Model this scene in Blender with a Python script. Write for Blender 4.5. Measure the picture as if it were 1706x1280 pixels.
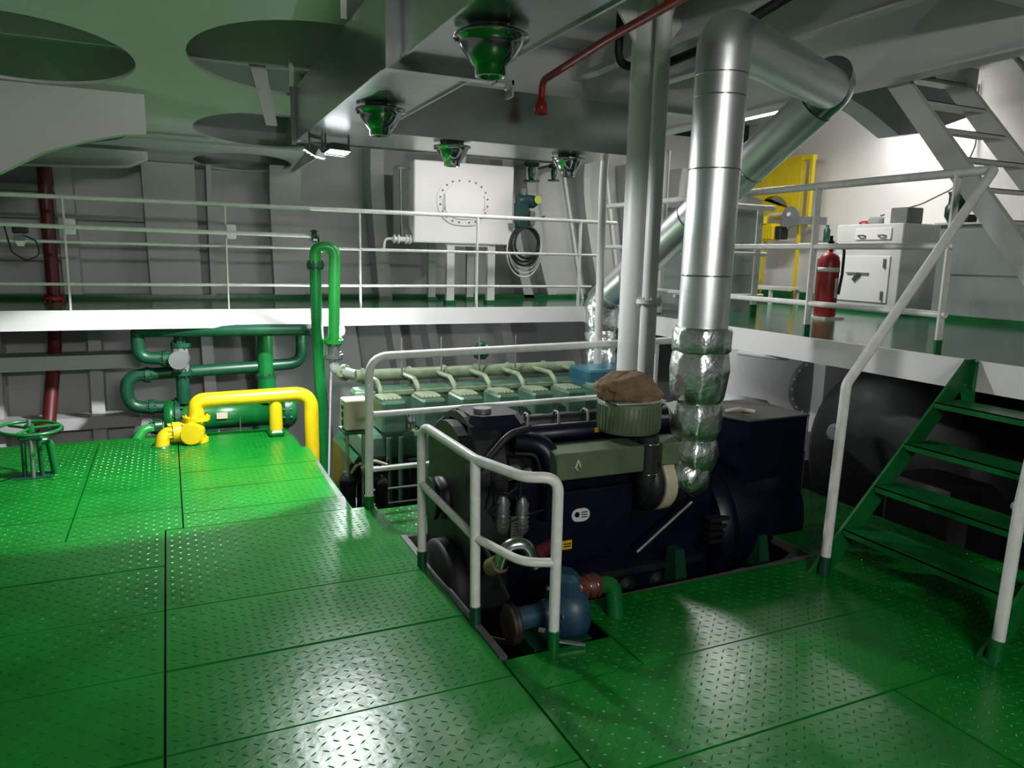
import bpy, math, random
import numpy as np
from mathutils import Vector, Matrix, noise
from mathutils.geometry import tessellate_polygon
random.seed(7)
rng = np.random.default_rng(7)
for o in list(bpy.data.objects): bpy.data.objects.remove(o)
SC = bpy.context.scene
COL = SC.collection
R = math.radians

# ------------------------------------------------------------------ camera
cd = bpy.data.cameras.new('camera'); cam = bpy.data.objects.new('camera', cd); COL.objects.link(cam)
cd.sensor_fit = 'HORIZONTAL'; cd.sensor_width = 36.0; cd.lens = 36.0 * 1237 / 1706
cd.clip_start = 0.05
yaw, pitch, roll = R(24.85), R(9.75), R(1.34)
fw = Vector((math.sin(yaw)*math.cos(pitch), math.cos(yaw)*math.cos(pitch), -math.sin(pitch)))
r0 = Vector((math.cos(yaw), -math.sin(yaw), 0)); u0 = r0.cross(fw)
rt = r0*math.cos(roll) + u0*math.sin(roll); up = rt.cross(fw)
cam.matrix_world = Matrix(((rt.x, up.x, -fw.x, 0), (rt.y, up.y, -fw.y, 0), (rt.z, up.z, -fw.z, 1.7), (0, 0, 0, 1)))
SC.camera = cam
# ------------------------------------------------------------------ world + view
w = bpy.data.worlds.new('world'); SC.world = w; w.use_nodes = True
w.node_tree.nodes['Background'].inputs[0].default_value = (0.02, 0.022, 0.022, 1)
w.node_tree.nodes['Background'].inputs[1].default_value = 0.3
vs = SC.view_settings
vs.view_transform = 'Standard'; vs.look = 'None'; vs.exposure = 0.3; vs.gamma = 1.0; vs.use_curve_mapping = False
# lamp powers (the lights themselves sit in the lamp builders below)
P_FLOOD, P_FLOOD2, P_BULB, P_TUBE_R, P_ADDED_TUBE, P_ASSUMED_WALL = 480, 210, 20, 36, 9, 82

# ------------------------------------------------------------------ materials
MATS = {}
def mat(name, col, rough=0.5, metal=0.0, var=0.08, scale=6.0, bump=0.0, bscale=40.0, coat=0.0, spec=0.5, emit=None, estr=0.0, alpha_noise=None):
    m = bpy.data.materials.new(name); m.use_nodes = True
    nt = m.node_tree; b = nt.nodes['Principled BSDF']
    tc = nt.nodes.new('ShaderNodeTexCoord')
    nz = nt.nodes.new('ShaderNodeTexNoise'); nz.inputs['Scale'].default_value = scale; nz.inputs['Detail'].default_value = 4
    nt.links.new(tc.outputs['Object'], nz.inputs['Vector'])
    rp = nt.nodes.new('ShaderNodeValToRGB')
    lo = [max(0, c*(1-var*1.6)) for c in col]; hi = [min(1, c*(1+var)) for c in col]
    rp.color_ramp.elements[0].position = 0.3; rp.color_ramp.elements[1].position = 0.7
    rp.color_ramp.elements[0].color = (*lo, 1); rp.color_ramp.elements[1].color = (*hi, 1)
    nt.links.new(nz.outputs['Fac'], rp.inputs['Fac']); nt.links.new(rp.outputs['Color'], b.inputs['Base Color'])
    b.inputs['Metallic'].default_value = metal
    mr = nt.nodes.new('ShaderNodeMapRange'); mr.inputs['To Min'].default_value = max(0.02, rough*0.8); mr.inputs['To Max'].default_value = min(1, rough*1.25)
    nt.links.new(nz.outputs['Fac'], mr.inputs['Value']); nt.links.new(mr.outputs['Result'], b.inputs['Roughness'])
    b.inputs['Specular IOR Level'].default_value = spec
    b.inputs['Coat Weight'].default_value = coat; b.inputs['Coat Roughness'].default_value = 0.15
    if bump:
        n2 = nt.nodes.new('ShaderNodeTexNoise'); n2.inputs['Scale'].default_value = bscale; n2.inputs['Detail'].default_value = 3
        nt.links.new(tc.outputs['Object'], n2.inputs['Vector'])
        bp = nt.nodes.new('ShaderNodeBump'); bp.inputs['Strength'].default_value = bump; bp.inputs['Distance'].default_value = 0.02
        nt.links.new(n2.outputs['Fac'], bp.inputs['Height']); nt.links.new(bp.outputs['Normal'], b.inputs['Normal'])
    if emit:
        b.inputs['Emission Color'].default_value = (*emit, 1); b.inputs['Emission Strength'].default_value = estr
    MATS[name] = m
    return m
mat('white_paint', (0.62, 0.62, 0.60), 0.42, var=0.05, scale=1.5, bump=0.06, bscale=9)
mat('white_wall', (0.74, 0.71, 0.69), 0.5, var=0.03, scale=0.8, bump=0.06, bscale=5)
mat('hull_paint', (0.50, 0.50, 0.49), 0.45, var=0.08, scale=1.2, bump=0.12, bscale=6)
mat('ceiling_paint', (0.60, 0.61, 0.59), 0.45, var=0.05, scale=0.9, bump=0.1, bscale=3)
mat('rail_white', (0.72, 0.72, 0.69), 0.35, var=0.06, scale=20)
mat('white_clean', (0.78, 0.76, 0.75), 0.4, var=0.02, scale=3)
mat('floor_green', (0.002, 0.170, 0.014), 0.28, var=0.12, scale=2.2, bump=0.10, bscale=14, spec=0.42)
mat('deck_green', (0.02, 0.13, 0.06), 0.14, var=0.12, scale=2.0, bump=0.05, bscale=8, spec=0.6)
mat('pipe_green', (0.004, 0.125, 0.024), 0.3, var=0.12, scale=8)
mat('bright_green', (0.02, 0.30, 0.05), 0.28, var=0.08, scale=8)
mat('dark_green', (0.006, 0.06, 0.028), 0.35, var=0.15, scale=8)
mat('yellow', (0.66, 0.49, 0.008), 0.32, var=0.06, scale=10)
mat('steel', (0.48, 0.51, 0.50), 0.22, metal=1.0, var=0.07, scale=2.5, bump=0.10, bscale=3.5)
mat('chrome', (0.34, 0.37, 0.36), 0.16, metal=1.0, var=0.03)
mat('cladding', (0.80, 0.83, 0.83), 0.38, metal=1.0, var=0.05, scale=3, bump=0.12, bscale=4)
mat('foil', (0.74, 0.79, 0.77), 0.30, metal=1.0, var=0.10, scale=9, bump=0.55, bscale=16)
mat('navy', (0.0022, 0.0035, 0.015), 0.36, var=0.25, scale=9, spec=0.35)
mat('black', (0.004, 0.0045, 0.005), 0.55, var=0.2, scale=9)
mat('rubber', (0.010, 0.011, 0.012), 0.6, var=0.2, scale=9)
mat('engine_dark', (0.008, 0.010, 0.012), 0.5, var=0.35, scale=14, bump=0.1, bscale=30)
mat('engine_green', (0.075, 0.165, 0.105), 0.38, var=0.18, scale=9)
mat('engine_pale', (0.22, 0.28, 0.17), 0.42, var=0.18, scale=9)
mat('khaki', (0.10, 0.145, 0.08), 0.45, var=0.15, scale=8)
mat('cream', (0.52, 0.47, 0.33), 0.45, var=0.08, scale=8)
mat('grey_metal', (0.24, 0.25, 0.25), 0.38, metal=0.6, var=0.12, scale=10)
mat('grey_paint', (0.30, 0.33, 0.32), 0.45, var=0.06, scale=4)
mat('mid_grey', (0.16, 0.17, 0.17), 0.5, var=0.1, scale=6)
mat('box_top_grey', (0.07, 0.073, 0.058), 0.75, var=0.1, scale=6, spec=0.2)
mat('blue_teal', (0.03, 0.13, 0.18), 0.4, var=0.15, scale=6)
mat('pump_blue', (0.018, 0.06, 0.10), 0.4, var=0.2, scale=12)
mat('teal_green', (0.008, 0.05, 0.05), 0.4, var=0.2, scale=9)
mat('red', (0.32, 0.012, 0.012), 0.38, var=0.12, scale=8)
mat('dark_red', (0.11, 0.010, 0.011), 0.45, var=0.15, scale=8)
mat('rust_red', (0.12, 0.022, 0.012), 0.5, var=0.2, scale=20)
mat('brown_cloth', (0.20, 0.125, 0.065), 0.85, var=0.25, scale=10, bump=0.5, bscale=25)
mat('paper', (0.62, 0.66, 0.62), 0.8, var=0.05)
mat('brown_pipe', (0.16, 0.12, 0.05), 0.5, var=0.25, scale=12)
mat('wood_brown', (0.03, 0.016, 0.010), 0.5, var=0.2, scale=8)
mat('bilge', (0.035, 0.05, 0.04), 0.5, var=0.3, scale=3)
mat('gap_dark', (0.004, 0.02, 0.008), 0.6, var=0.2)
mat('orange_tag', (0.55, 0.22, 0.02), 0.5, var=0.1)
mat('label_white', (0.66, 0.70, 0.68), 0.4, var=0.03)
mat('label_yellow', (0.62, 0.44, 0.02), 0.4, var=0.05)
mat('lime', (0.45, 0.55, 0.06), 0.4, var=0.05)
mat('lamp_glow', (0.9, 0.92, 1.0), 0.5, emit=(0.93, 0.96, 1.0), estr=22)
mat('tube_glow', (0.9, 0.92, 1.0), 0.5, emit=(1.0, 0.98, 0.95), estr=26)
mat('bulb_glow', (0.9, 0.92, 1.0), 0.5, emit=(0.95, 0.97, 1.0), estr=80)

# ------------------------------------------------------------------ mesh builder
def V(*a): return Vector(a)
def fillet(pts, rad, n=6):
    pts = [Vector(p) for p in pts]; out = [pts[0]]
    for i in range(1, len(pts)-1):
        a, b, c = pts[i-1], pts[i], pts[i+1]
        u, v = (a-b), (c-b); lu, lv = u.length, v.length; u.normalize(); v.normalize()
        ang = u.angle(v)
        if ang > 3.1: out.append(b); continue
        d = min(rad/math.tan(ang/2), lu*0.48, lv*0.48)
        p, q = b+u*d, b+v*d
        for k in range(n+1):
            t = k/n; out.append(p*(1-t)**2 + b*2*t*(1-t) + q*t*t)
    out.append(pts[-1]); return out
class MB:
    def __init__(s): s.v = []; s.f = []; s.sm = []
    def add(s, vs, fs, smooth=False):
        o = len(s.v); s.v += [tuple(x) for x in vs]; s.f += [tuple(i+o for i in f) for f in fs]; s.sm += [smooth]*len(fs); return s
    def hexa(s, p):   # 8 points: bottom 4 ccw, top 4 ccw
        return s.add(p, [(3,2,1,0),(4,5,6,7),(0,1,5,4),(1,2,6,5),(2,3,7,6),(3,0,4,7)])
    def box(s, x0, x1, y0, y1, z0, z1, bev=0.0):
        if bev:
            b = min(bev, (x1-x0)/2.01, (y1-y0)/2.01, (z1-z0)/2.01)
            pr = lambda z, i: [(x0+i+b,y0+i,z),(x1-i-b,y0+i,z),(x1-i,y0+i+b,z),(x1-i,y1-i-b,z),(x1-i-b,y1-i,z),(x0+i+b,y1-i,z),(x0+i,y1-i-b,z),(x0+i,y0+i+b,z)]
            vs = pr(z0, b*.6)+pr(z0+b, 0)+pr(z1-b, 0)+pr(z1, b*.6)
            fs = [tuple(range(7,-1,-1)), tuple(range(24,32))]
            for l in range(3):
                for k in range(8): fs.append((l*8+k, l*8+(k+1)%8, l*8+8+(k+1)%8, l*8+8+k))
            return s.add(vs, fs)
        return s.hexa([(x0,y0,z0),(x1,y0,z0),(x1,y1,z0),(x0,y1,z0),(x0,y0,z1),(x1,y0,z1),(x1,y1,z1),(x0,y1,z1)])
    def bar(s, a, b, w, h, upv=(0,0,1)):   # rectangular bar a->b, w sideways, h along up
        a, b = Vector(a), Vector(b); d = (b-a).normalized(); u = Vector(upv)
        if abs(d.dot(u)) > .98: u = Vector((0,1,0))
        sd = d.cross(u).normalized(); u = sd.cross(d).normalized()
        q = lambda c: [c-sd*w/2-u*h/2, c+sd*w/2-u*h/2, c+sd*w/2+u*h/2, c-sd*w/2+u*h/2]
        A, B = q(a), q(b)
        return s.add(A+B, [(3,2,1,0),(4,5,6,7),(0,1,5,4),(1,2,6,5),(2,3,7,6),(3,0,4,7)])
    def sweep(s, path, r, seg=12, caps=True):
        P = [Vector(p) for p in path]; n = len(P)
        rr = r if hasattr(r, '__len__') else [r]*n
        t0 = (P[1]-P[0]).normalized(); ref = Vector((0,0,1)) if abs(t0.z) < .9 else Vector((1,0,0))
        nrm = (ref - t0*ref.dot(t0)).normalized(); vs = []; pt = t0
        for i in range(n):
            t = (P[min(i+1,n-1)]-P[max(i-1,0)]).normalized()
            ax = pt.cross(t)
            if ax.length > 1e-6: nrm = Matrix.Rotation(pt.angle(t), 3, ax.normalized()) @ nrm
            nrm = (nrm - t*nrm.dot(t)).normalized(); bn = t.cross(nrm); pt = t
            for k in range(seg):
                a = 2*math.pi*k/seg; vs.append(P[i] + (nrm*math.cos(a)+bn*math.sin(a))*rr[i])
        fs = [(i*seg+k, i*seg+(k+1)%seg, (i+1)*seg+(k+1)%seg, (i+1)*seg+k) for i in range(n-1) for k in range(seg)]
        s.add(vs, fs, True)
        if caps:
            s.add(vs[:seg], [tuple(range(seg-1,-1,-1))]); s.add(vs[-seg:], [tuple(range(seg))])
        return s
    def cyl(s, a, b, r, r2=None, seg=16, caps=True):
        return s.sweep([a, b], [r, r if r2 is None else r2], seg, caps)
    def lathe(s, o, axis, prof, seg=20, jit=0.0, smooth=True):   # prof: (distance along axis, radius)
        o = Vector(o); ax = Vector(axis).normalized(); ref = Vector((0,0,1)) if abs(ax.z) < .9 else Vector((1,0,0))
        e1 = (ref-ax*ref.dot(ax)).normalized(); e2 = ax.cross(e1); vs = []
        for (h, r) in prof:
            for k in range(seg):
                a = 2*math.pi*k/seg; rr = r
                if jit: rr *= 1+jit*(noise.noise(Vector((math.cos(a)*2.2, math.sin(a)*2.2, h*9)))*.7+noise.noise(Vector((math.cos(a)*6.5+4, math.sin(a)*6.5, h*3)))*.7)
                vs.append(o+ax*h+(e1*math.cos(a)+e2*math.sin(a))*rr)
        n = len(prof)
        s.add(vs, [(i*seg+k, i*seg+(k+1)%seg, (i+1)*seg+(k+1)%seg, (i+1)*seg+k) for i in range(n-1) for k in range(seg)], smooth)
        if prof[0][1] > 1e-4: s.add(vs[:seg], [tuple(range(seg-1,-1,-1))])
        if prof[-1][1] > 1e-4: s.add(vs[-seg:], [tuple(range(seg))])
        return s
    def torus(s, o, axis, r, t, seg=32, ts=8, sy=1.0):
        o = Vector(o); ax = Vector(axis).normalized(); ref = Vector((0,0,1)) if abs(ax.z) < .9 else Vector((1,0,0))
        e1 = (ref-ax*ref.dot(ax)).normalized(); e2 = ax.cross(e1); vs = []
        for i in range(seg):
            a = 2*math.pi*i/seg; d = e1*math.cos(a)*sy+e2*math.sin(a)
            dn = d.normalized()
            for k in range(ts):
                b = 2*math.pi*k/ts; vs.append(o+d*r+dn*t*math.cos(b)+ax*t*math.sin(b))
        fs = [(i*ts+k, ((i+1)%seg)*ts+k, ((i+1)%seg)*ts+(k+1)%ts, i*ts+(k+1)%ts) for i in range(seg) for k in range(ts)]
        return s.add(vs, fs, True)
    def prism(s, poly, fn, d0, d1):   # poly of (u,v), fn(u,v,d)->xyz
        n = len(poly); A = [fn(u,v,d0) for u,v in poly]; B = [fn(u,v,d1) for u,v in poly]
        fs = [(i, (i+1)%n, n+(i+1)%n, n+i) for i in range(n)]
        tr = tessellate_polygon([[Vector((u,v,0)) for u,v in poly]])
        fs += [tuple(t) for t in tr] + [tuple(n+i for i in reversed(t)) for t in tr]
        return s.add(A+B, fs)
    def ball(s, o, r, seg=14, rings=8, sc=(1,1,1), jit=0.0, js=2.0):
        vs = []; o = Vector(o)
        for i in range(rings+1):
            th = math.pi*i/rings
            for k in range(seg):
                a = 2*math.pi*k/seg; d = Vector((math.sin(th)*math.cos(a), math.sin(th)*math.sin(a), math.cos(th)))
                q = r*(1+jit*noise.noise(d*js)) if jit else r
                vs.append(o+Vector((d.x*sc[0], d.y*sc[1], d.z*sc[2]))*q)
        return s.add(vs, [(i*seg+k, (i+1)*seg+k, (i+1)*seg+(k+1)%seg, i*seg+(k+1)%seg) for i in range(rings) for k in range(seg)], True)
    def build(s, name, m, parent=None):
        me = bpy.data.meshes.new(name); org = Vector((0,0,0))
        off = WO.get(parent.name, Vector((0,0,0))) if parent else None
        if off is None:
            a = np.array(s.v); off = Vector(((a[:,0].min()+a[:,0].max())/2, (a[:,1].min()+a[:,1].max())/2, a[:,2].min())); org = off
        me.from_pydata([(x-off.x, y-off.y, z-off.z) for x, y, z in s.v], [], s.f)
        me.polygons.foreach_set('use_smooth', s.sm)
        me.validate(); me.update()
        import bmesh
        bm = bmesh.new(); bm.from_mesh(me); bmesh.ops.recalc_face_normals(bm, faces=bm.faces); bm.to_mesh(me); bm.free()
        me.materials.append(MATS[m]); o = bpy.data.objects.new(name, me); COL.objects.link(o); o.location = org
        if parent: o.parent = parent; WO[o.name] = off
        else: WO[o.name] = org
        return o
WO = {}
LABELS = set()
def tag(o, label, cat, group=None, kind=None):
    o['label'] = label
    if cat: o['category'] = cat
    if group: o['group'] = group
    if kind: o['kind'] = kind
    return o
def T(name, label, cat, loc, group=None, kind=None):
    o = bpy.data.objects.new(name, None); COL.objects.link(o); o.location = loc; o.empty_display_size = 0.1
    WO[o.name] = Vector(loc)
    return tag(o, label, cat, group, kind)
def one(name, mb, m, label, cat, group=None, kind=None): return tag(mb.build(name, m), label, cat, group, kind)
def flange(mb, o, axis, r, t=0.02, bolts=8, seg=18):
    o = Vector(o); ax = Vector(axis).normalized()
    mb.cyl(o-ax*t, o+ax*t, r, seg=seg)
    ref = Vector((0,0,1)) if abs(ax.z) < .9 else Vector((1,0,0)); e1 = (ref-ax*ref.dot(ax)).normalized(); e2 = ax.cross(e1)
    for k in range(bolts):
        a = 2*math.pi*(k+.5)/bolts; c = o+(e1*math.cos(a)+e2*math.sin(a))*r*.82
        mb.cyl(c-ax*t*2.1, c+ax*t*2.1, r*.09, seg=6)
    return mb

# ================================================================== SETTING
# ---- floor: dark sub floor + checker plates
fl = T('floor', 'green painted checker plate floor of the engine room', 'floor', (0,0,0), kind='structure')
PITCH = 0.043
def lugs(x0, x1, y0, y1, z):
    nx = int((x1-x0-.02)/PITCH); ny = int((y1-y0-.02)/PITCH)
    if nx < 1 or ny < 1: return None
    i, j = np.meshgrid(np.arange(nx), np.arange(ny)); i = i.ravel(); j = j.ravel()
    cx = x0+.012+PITCH*(i+.5); cy = y0+.012+PITCH*(j+.5)
    a = np.where((i+j) % 2 == 0, R(38), R(-38)) + rng.normal(0, .04, len(i))
    L, W, H = .0155, .0042, .0024
    c, s_ = np.cos(a), np.sin(a)
    def pt(u, v, h): return np.stack([cx+u*c-v*s_, cy+u*s_+v*c, np.full(len(cx), z+h)], 1)
    P = np.stack([pt(-L,0,0), pt(0,-W,0), pt(L,0,0), pt(0,W,0), pt(-L*.55,0,H), pt(L*.55,0,H)], 1).reshape(-1,3)
    n = len(cx); base = np.arange(n)*6
    F = []
    for f in ((0,1,4),(1,5,4),(1,2,5),(2,3,5),(3,4,5),(3,0,4)): F.append(np.stack([base+k for k in f], 1))
    return P, np.concatenate(F)
def plate(x0, x1, y0, y1, dz=0.0, treads=True):
    g = .0028; z = dz
    mb = MB(); mb.hexa([(x0+g,y0+g,z-.014),(x1-g,y0+g,z-.014),(x1-g,y1-g,z-.014),(x0+g,y1-g,z-.014),
                        (x0+g+.002,y0+g+.002,z),(x1-g-.002,y0+g+.002,z),(x1-g-.002,y1-g-.002,z),(x0+g+.002,y1-g-.002,z)])
    p = mb.build('floor_plate', 'floor_green', fl)
    if treads:
        r = lugs(x0, x1, y0, y1, z)
        if r:
            me = bpy.data.meshes.new('tread_pattern'); me.from_pydata(r[0].tolist(), [], r[1].tolist()); me.materials.append(MATS['floor_green'])
            o = bpy.data.objects.new('tread_pattern', me); COL.objects.link(o); o.parent = p; o['kind'] = 'stuff'
    return p
rowsL = [.3,.86,1.42,1.98,2.54,3.10,3.67,4.23,4.80]
for a, b in zip(rowsL[:-1], rowsL[1:]):
    for x0, x1 in ((-2.5,-1.33),(-1.33,-.09),(-.09,1.215)):
        if b > 2.4 and x0 > -.2: x1 = 1.215
        plate(x0, x1, a, b, random.uniform(-.003,.003))
rowsF = [4.80,5.08,5.58,6.05,6.55,7.03]
for i, (a, b) in enumerate(zip(rowsF[:-1], rowsF[1:])):
    x1 = 1.06 if a < 6.5 else 1.0
    plate(.01, x1, a, b, random.uniform(-.002,.002)); 
for a, b in ((4.80,5.22),(5.22,5.75),(5.75,6.2),(6.2,6.75),(6.75,7.3)):
    plate(-.62, .01, a, b, random.uniform(-.002,.002)); plate(-2.5, -.62, a, b, random.uniform(-.002,.002))
plate(.01, .98, 7.03, 7.3); plate(-2.5, .98, 7.3, 7.5, -.03, False)
rowsR = [.2,.75,1.30,1.85,2.40]
seamsR = [(1.215,2.1,3.3,4.36),(1.215,2.65,4.36),(1.215,2.60,4.36),(1.215,3.32,4.36)]
for (a, b), xs in zip(zip(rowsR[:-1], rowsR[1:]), seamsR):
    for x0, x1 in zip(xs[:-1], xs[1:]): plate(x0, x1, a, b, random.uniform(-.003,.003))
plate(1.215, 1.76, 2.40, 2.66); plate(1.76, 3.40, 2.40, 3.0); plate(3.40, 4.36, 2.40, 3.4, -.002)
plate(3.40, 4.36, 3.4, 4.15, -.002); plate(3.95, 4.36, 4.15, 4.9, -.002)
plate(1.225, 2.4, 4.22, 4.80, -.03); plate(2.4, 3.6, 4.22, 4.80, -.03); plate(3.6, 3.95, 4.15, 4.80, -.03)
mb = MB()
for (x0,x1,y0,y1) in ((-2.5,1.2,.3,4.8),(-2.5,1.0,4.8,7.5),(1.2,4.36,.2,2.38),(3.42,4.36,2.4,4.1),(1.24,3.9,4.24,4.78),(1.8,3.38,2.4,2.95)):
    mb.box(x0,x1,y0,y1,-.06,-.034)
mb.build('sub_floor', 'gap_dark', fl)
mb = MB()   # angle iron kerbs round the openings
mb.bar((1.232,2.68,-.02),(1.232,4.2,-.02),.035,.045); mb.bar((1.02,4.83,-.03),(1.05,6.5,-.03),.03,.06)
mb.bar((1.8,3.0,-.03),(3.4,3.03,-.03),.03,.05); mb.bar((3.4,3.03,-.03),(3.42,3.5,-.03),.03,.05); mb.bar((1.24,4.215,-.04),(1.5,4.215,-.04),.03,.05)
mb.build('opening_kerb', 'grey_metal', fl)
one('floor_bilge', MB().box(-4,8.3,-2.5,9.4,-1.1,-1.05), 'bilge', 'dark bilge bottom under the green floor plates', 'floor', kind='structure')
MBs = MB(); MBs.box(-2.5,1.19,.3,4.75,-1.05,-.07); MBs.box(-2.5,.95,4.8,7.4,-1.05,-.07)
one('floor_support', MBs, 'bilge', 'dark support structure under the left floor plates', 'floor', kind='structure')

# ---- walls
wb = T('wall_back', 'pale painted hull side with upright frames behind the tank', 'wall', (2,9.3,0), kind='structure')
MB().box(-4,8.4,9.3,9.4,-1.05,3.5).build('shell_plate', 'hull_paint', wb)
def frame(x, w, d, lean=0.0, z0=1.15, z1=2.75, curve=0.12):
    """deep web frame: front edge curved at top, leaning foot"""
    mb = MB(); n = 8; pts = []
    for i in range(n+1):
        t = i/n; z = z0+(z1-z0)*t; dx = lean*(1-t)**1.3; dd = d+curve*max(0, t-.6)**2*6
        pts.append((x+dx, z, dd))
    for (x0,za,d0),(x1,zb,d1) in zip(pts[:-1], pts[1:]):
        mb.hexa([(x0-w/2,9.3-d0,za),(x0+w/2,9.3-d0,za),(x0+w/2,9.31,za),(x0-w/2,9.31,za),(x1-w/2,9.3-d1,zb),(x1+w/2,9.3-d1,zb),(x1+w/2,9.31,zb),(x1-w/2,9.31,zb)])
    return mb.build('frame', 'hull_paint', wb)
for x, w, d, ln, zt in ((-1.75,.10,.30,0,2.6),(-.93,.16,.22,.02,2.6),(.06,.52,.20,.03,2.6),(.46,.05,.26,0,2.6),(1.27,.34,.22,.03,2.65),(2.30,.16,.34,.12,3.0),(3.98,.14,.30,.42,3.0),(4.32,.13,.28,.45,3.0),(5.2,.10,.22,.4,3.0),(5.9,.10,.22,.3,3.0),(6.8,.10,.22,.2,3.0)):
    frame(x, w, d, ln, 1.15, zt)
for x0, x1, z in ((-1.7,-.97,1.98),(-.85,-.2,1.98),(-1.7,-1.0,1.55),(-1.7,-.97,2.25)):
    MB().box(x0,x1,9.12,9.31,z,z+.06).build('stiffener', 'hull_paint', wb)
# lower hull below the platform
wl = T('wall_hull', 'pale hull plating with frames below the walkway platform', 'wall', (1,8.9,-1), kind='structure')
MB().hexa([(-4,8.7,-1.05),(8.3,8.7,-1.05),(8.3,8.8,-1.05),(-4,8.8,-1.05),(-4,9.1,1.0),(8.3,9.1,1.0),(8.3,9.2,1.0),(-4,9.2,1.0)]).build('shell_plate', 'hull_paint', wl)
for x, w_, ln in ((-1.6,.12,0),(-.72,.12,0),(.35,.12,.04),(.95,.2,.1),(1.75,.45,.2),(2.45,.12,.25),(2.9,.12,.3),(3.9,.14,.35),(5.2,.2,.3)):
    MB().hexa([(x+ln-w_/2,8.45,-1.0),(x+ln+w_/2,8.45,-1.0),(x+ln+w_/2,8.85,-1.0),(x+ln-w_/2,8.85,-1.0),(x-w_/2,8.75,.98),(x+w_/2,8.75,.98),(x+w_/2,9.15,.98),(x-w_/2,9.15,.98)]).build('frame', 'hull_paint', wl)
MB().box(-3,-.3,8.35,8.7,.50,.64).build('stringer', 'hull_paint', wl)
MB().box(-3,-.33,8.42,8.7,-.12,.0).build('stringer', 'hull_paint', wl)
one('wall_right', MB().box(8.3,8.4,-2.5,9.4,-1.05,3.8), 'white_wall', 'bright white bulkhead behind the grey cabinet', 'wall', kind='structure')
one('wall_left', MB().box(-4.1,-4,-2.5,9.4,-1.05,3.8), 'hull_paint', 'pale painted side wall left of the camera', 'wall', kind='structure')
one('wall_front', MB().box(-4,8.3,-2.6,-2.5,-1.05,3.8), 'white_paint', 'white bulkhead behind the camera', 'wall', kind='structure')
one('baseboard_right', MB().box(8.27,8.3,4.0,9.2,1.15,1.29), 'pipe_green', 'dark green painted band at the foot of the white bulkhead', 'baseboard', kind='structure')
mb = MB(); mb.box(-3,6,9.0,9.28,1.151,1.20)
one('baseboard_back', mb, 'pipe_green', 'dark green painted band at the foot of the hull side', 'baseboard', kind='structure')

# ---- platforms
pl = T('floor_walkway', 'green decked walkway platform along the hull with white edge', 'platform', (1,8.3,.98), kind='structure')
MB().box(-4,4.37,7.45,9.3,1.10,1.15).build('deck_plate', 'deck_green', pl)
MB().box(-4,1.22,7.42,7.449,.98,1.152).build('edge_beam', 'white_clean', pl)
MB().box(1.22,4.37,7.42,7.449,.98,1.152).build('edge_beam', 'white_clean', pl)
MB().box(-4,4.37,8.4,8.5,1.0,1.098).build('deck_beam', 'white_paint', pl)
pr = T('floor_platform', 'green decked side platform with white edge beam at stairs', 'platform', (6,5,.98), kind='structure')
MB().box(4.37,8.3,-2.5,9.3,1.10,1.15).build('deck_plate', 'deck_green', pr)
MB().box(4.34,4.369,-2.5,2.9,.97,1.152).build('edge_beam', 'white_clean', pr)
MB().box(4.34,4.369,2.9,7.45,.97,1.152).build('edge_beam', 'white_clean', pr)
for y in (3.6,5.2,6.8): MB().box(4.4,8.2,y,y+.08,.98,1.098).build('deck_beam', 'white_paint', pr)

# ---- ceiling
ce = T('ceiling', 'white painted deck underside with large round lightening holes', 'ceiling', (1,4,2.9), kind='structure')
def zc(y): return 3.02 if y < 4 else 3.02-.083*(y-4)
outer = [(-4,4.0),(1.36,4.0),(1.36,9.3),(-4,9.3)]
holes = [(.93,5.28,.76),(.92,7.25,.66),(.80,8.75,.50),(-.80,5.70,.68),(-.85,7.7,.60)]
loops = [[Vector((x,y,0)) for x,y in outer]]
for hx, hy, hr in holes: loops.append([Vector((hx+hr*math.cos(2*math.pi*k/48)*min(1,1), hy+hr*math.sin(2*math.pi*k/48), 0)) for k in range(48)])
# keep the holes inside the plate
loops = [loops[0]] + [[Vector((min(p.x,1.34), p.y, 0)) for p in lp] for lp in loops[1:]]
flat = [p for lp in loops for p in lp]
tr = tessellate_polygon(loops); n = len(flat); mb = MB()
mb.add([(p.x,p.y,zc(p.y)) for p in flat]+[(p.x,p.y,zc(p.y)+.02) for p in flat], [tuple(t) for t in tr]+[tuple(n+i for i in reversed(t)) for t in tr])
o_ = 0
for lp in loops:
    m_ = len(lp); mb.add([(p.x,p.y,zc(p.y)) for p in lp]+[(p.x,p.y,zc(p.y)+.02) for p in lp], [(i,(i+1)%m_,m_+(i+1)%m_,m_+i) for i in range(m_)])
mb.build('ceiling_plate', 'ceiling_paint', ce)
MB().box(-4,1.36,-2.5,4.0,3.02,3.04).build('ceiling_plate', 'ceiling_paint', ce)
MB().box(-4,4.75,-2.5,9.3,3.46,3.5).build('deck_plate', 'ceiling_paint', ce)
MB().box(1.34,1.36,4.0,9.3,2.58,3.46).build('side_web', 'ceiling_paint', ce)
MB().box(4.73,8.3,-2.5,9.3,3.76,3.8).build('deck_plate', 'ceiling_paint', ce)
MB().box(4.73,4.75,-2.5,9.3,2.99,3.8).build('edge_girder', 'ceiling_paint', ce)
MB().box(4.64,4.80,-2.5,9.3,2.975,2.99).build('girder_flange', 'white_paint', ce)
for y, zb, x0, x1 in ((2.9,3.2,1.37,4.72),(5.95,3.05,1.37,4.72),(7.6,3.0,1.37,4.72),(.9,3.2,1.37,4.72)):
    MB().box(x0,x1,y,y+.015,zb,3.46).build('deck_beam', 'ceiling_paint', ce); MB().box(x0,x1,y-.05,y+.065,zb-.014,zb).build('beam_flange', 'white_paint', ce)
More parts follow.
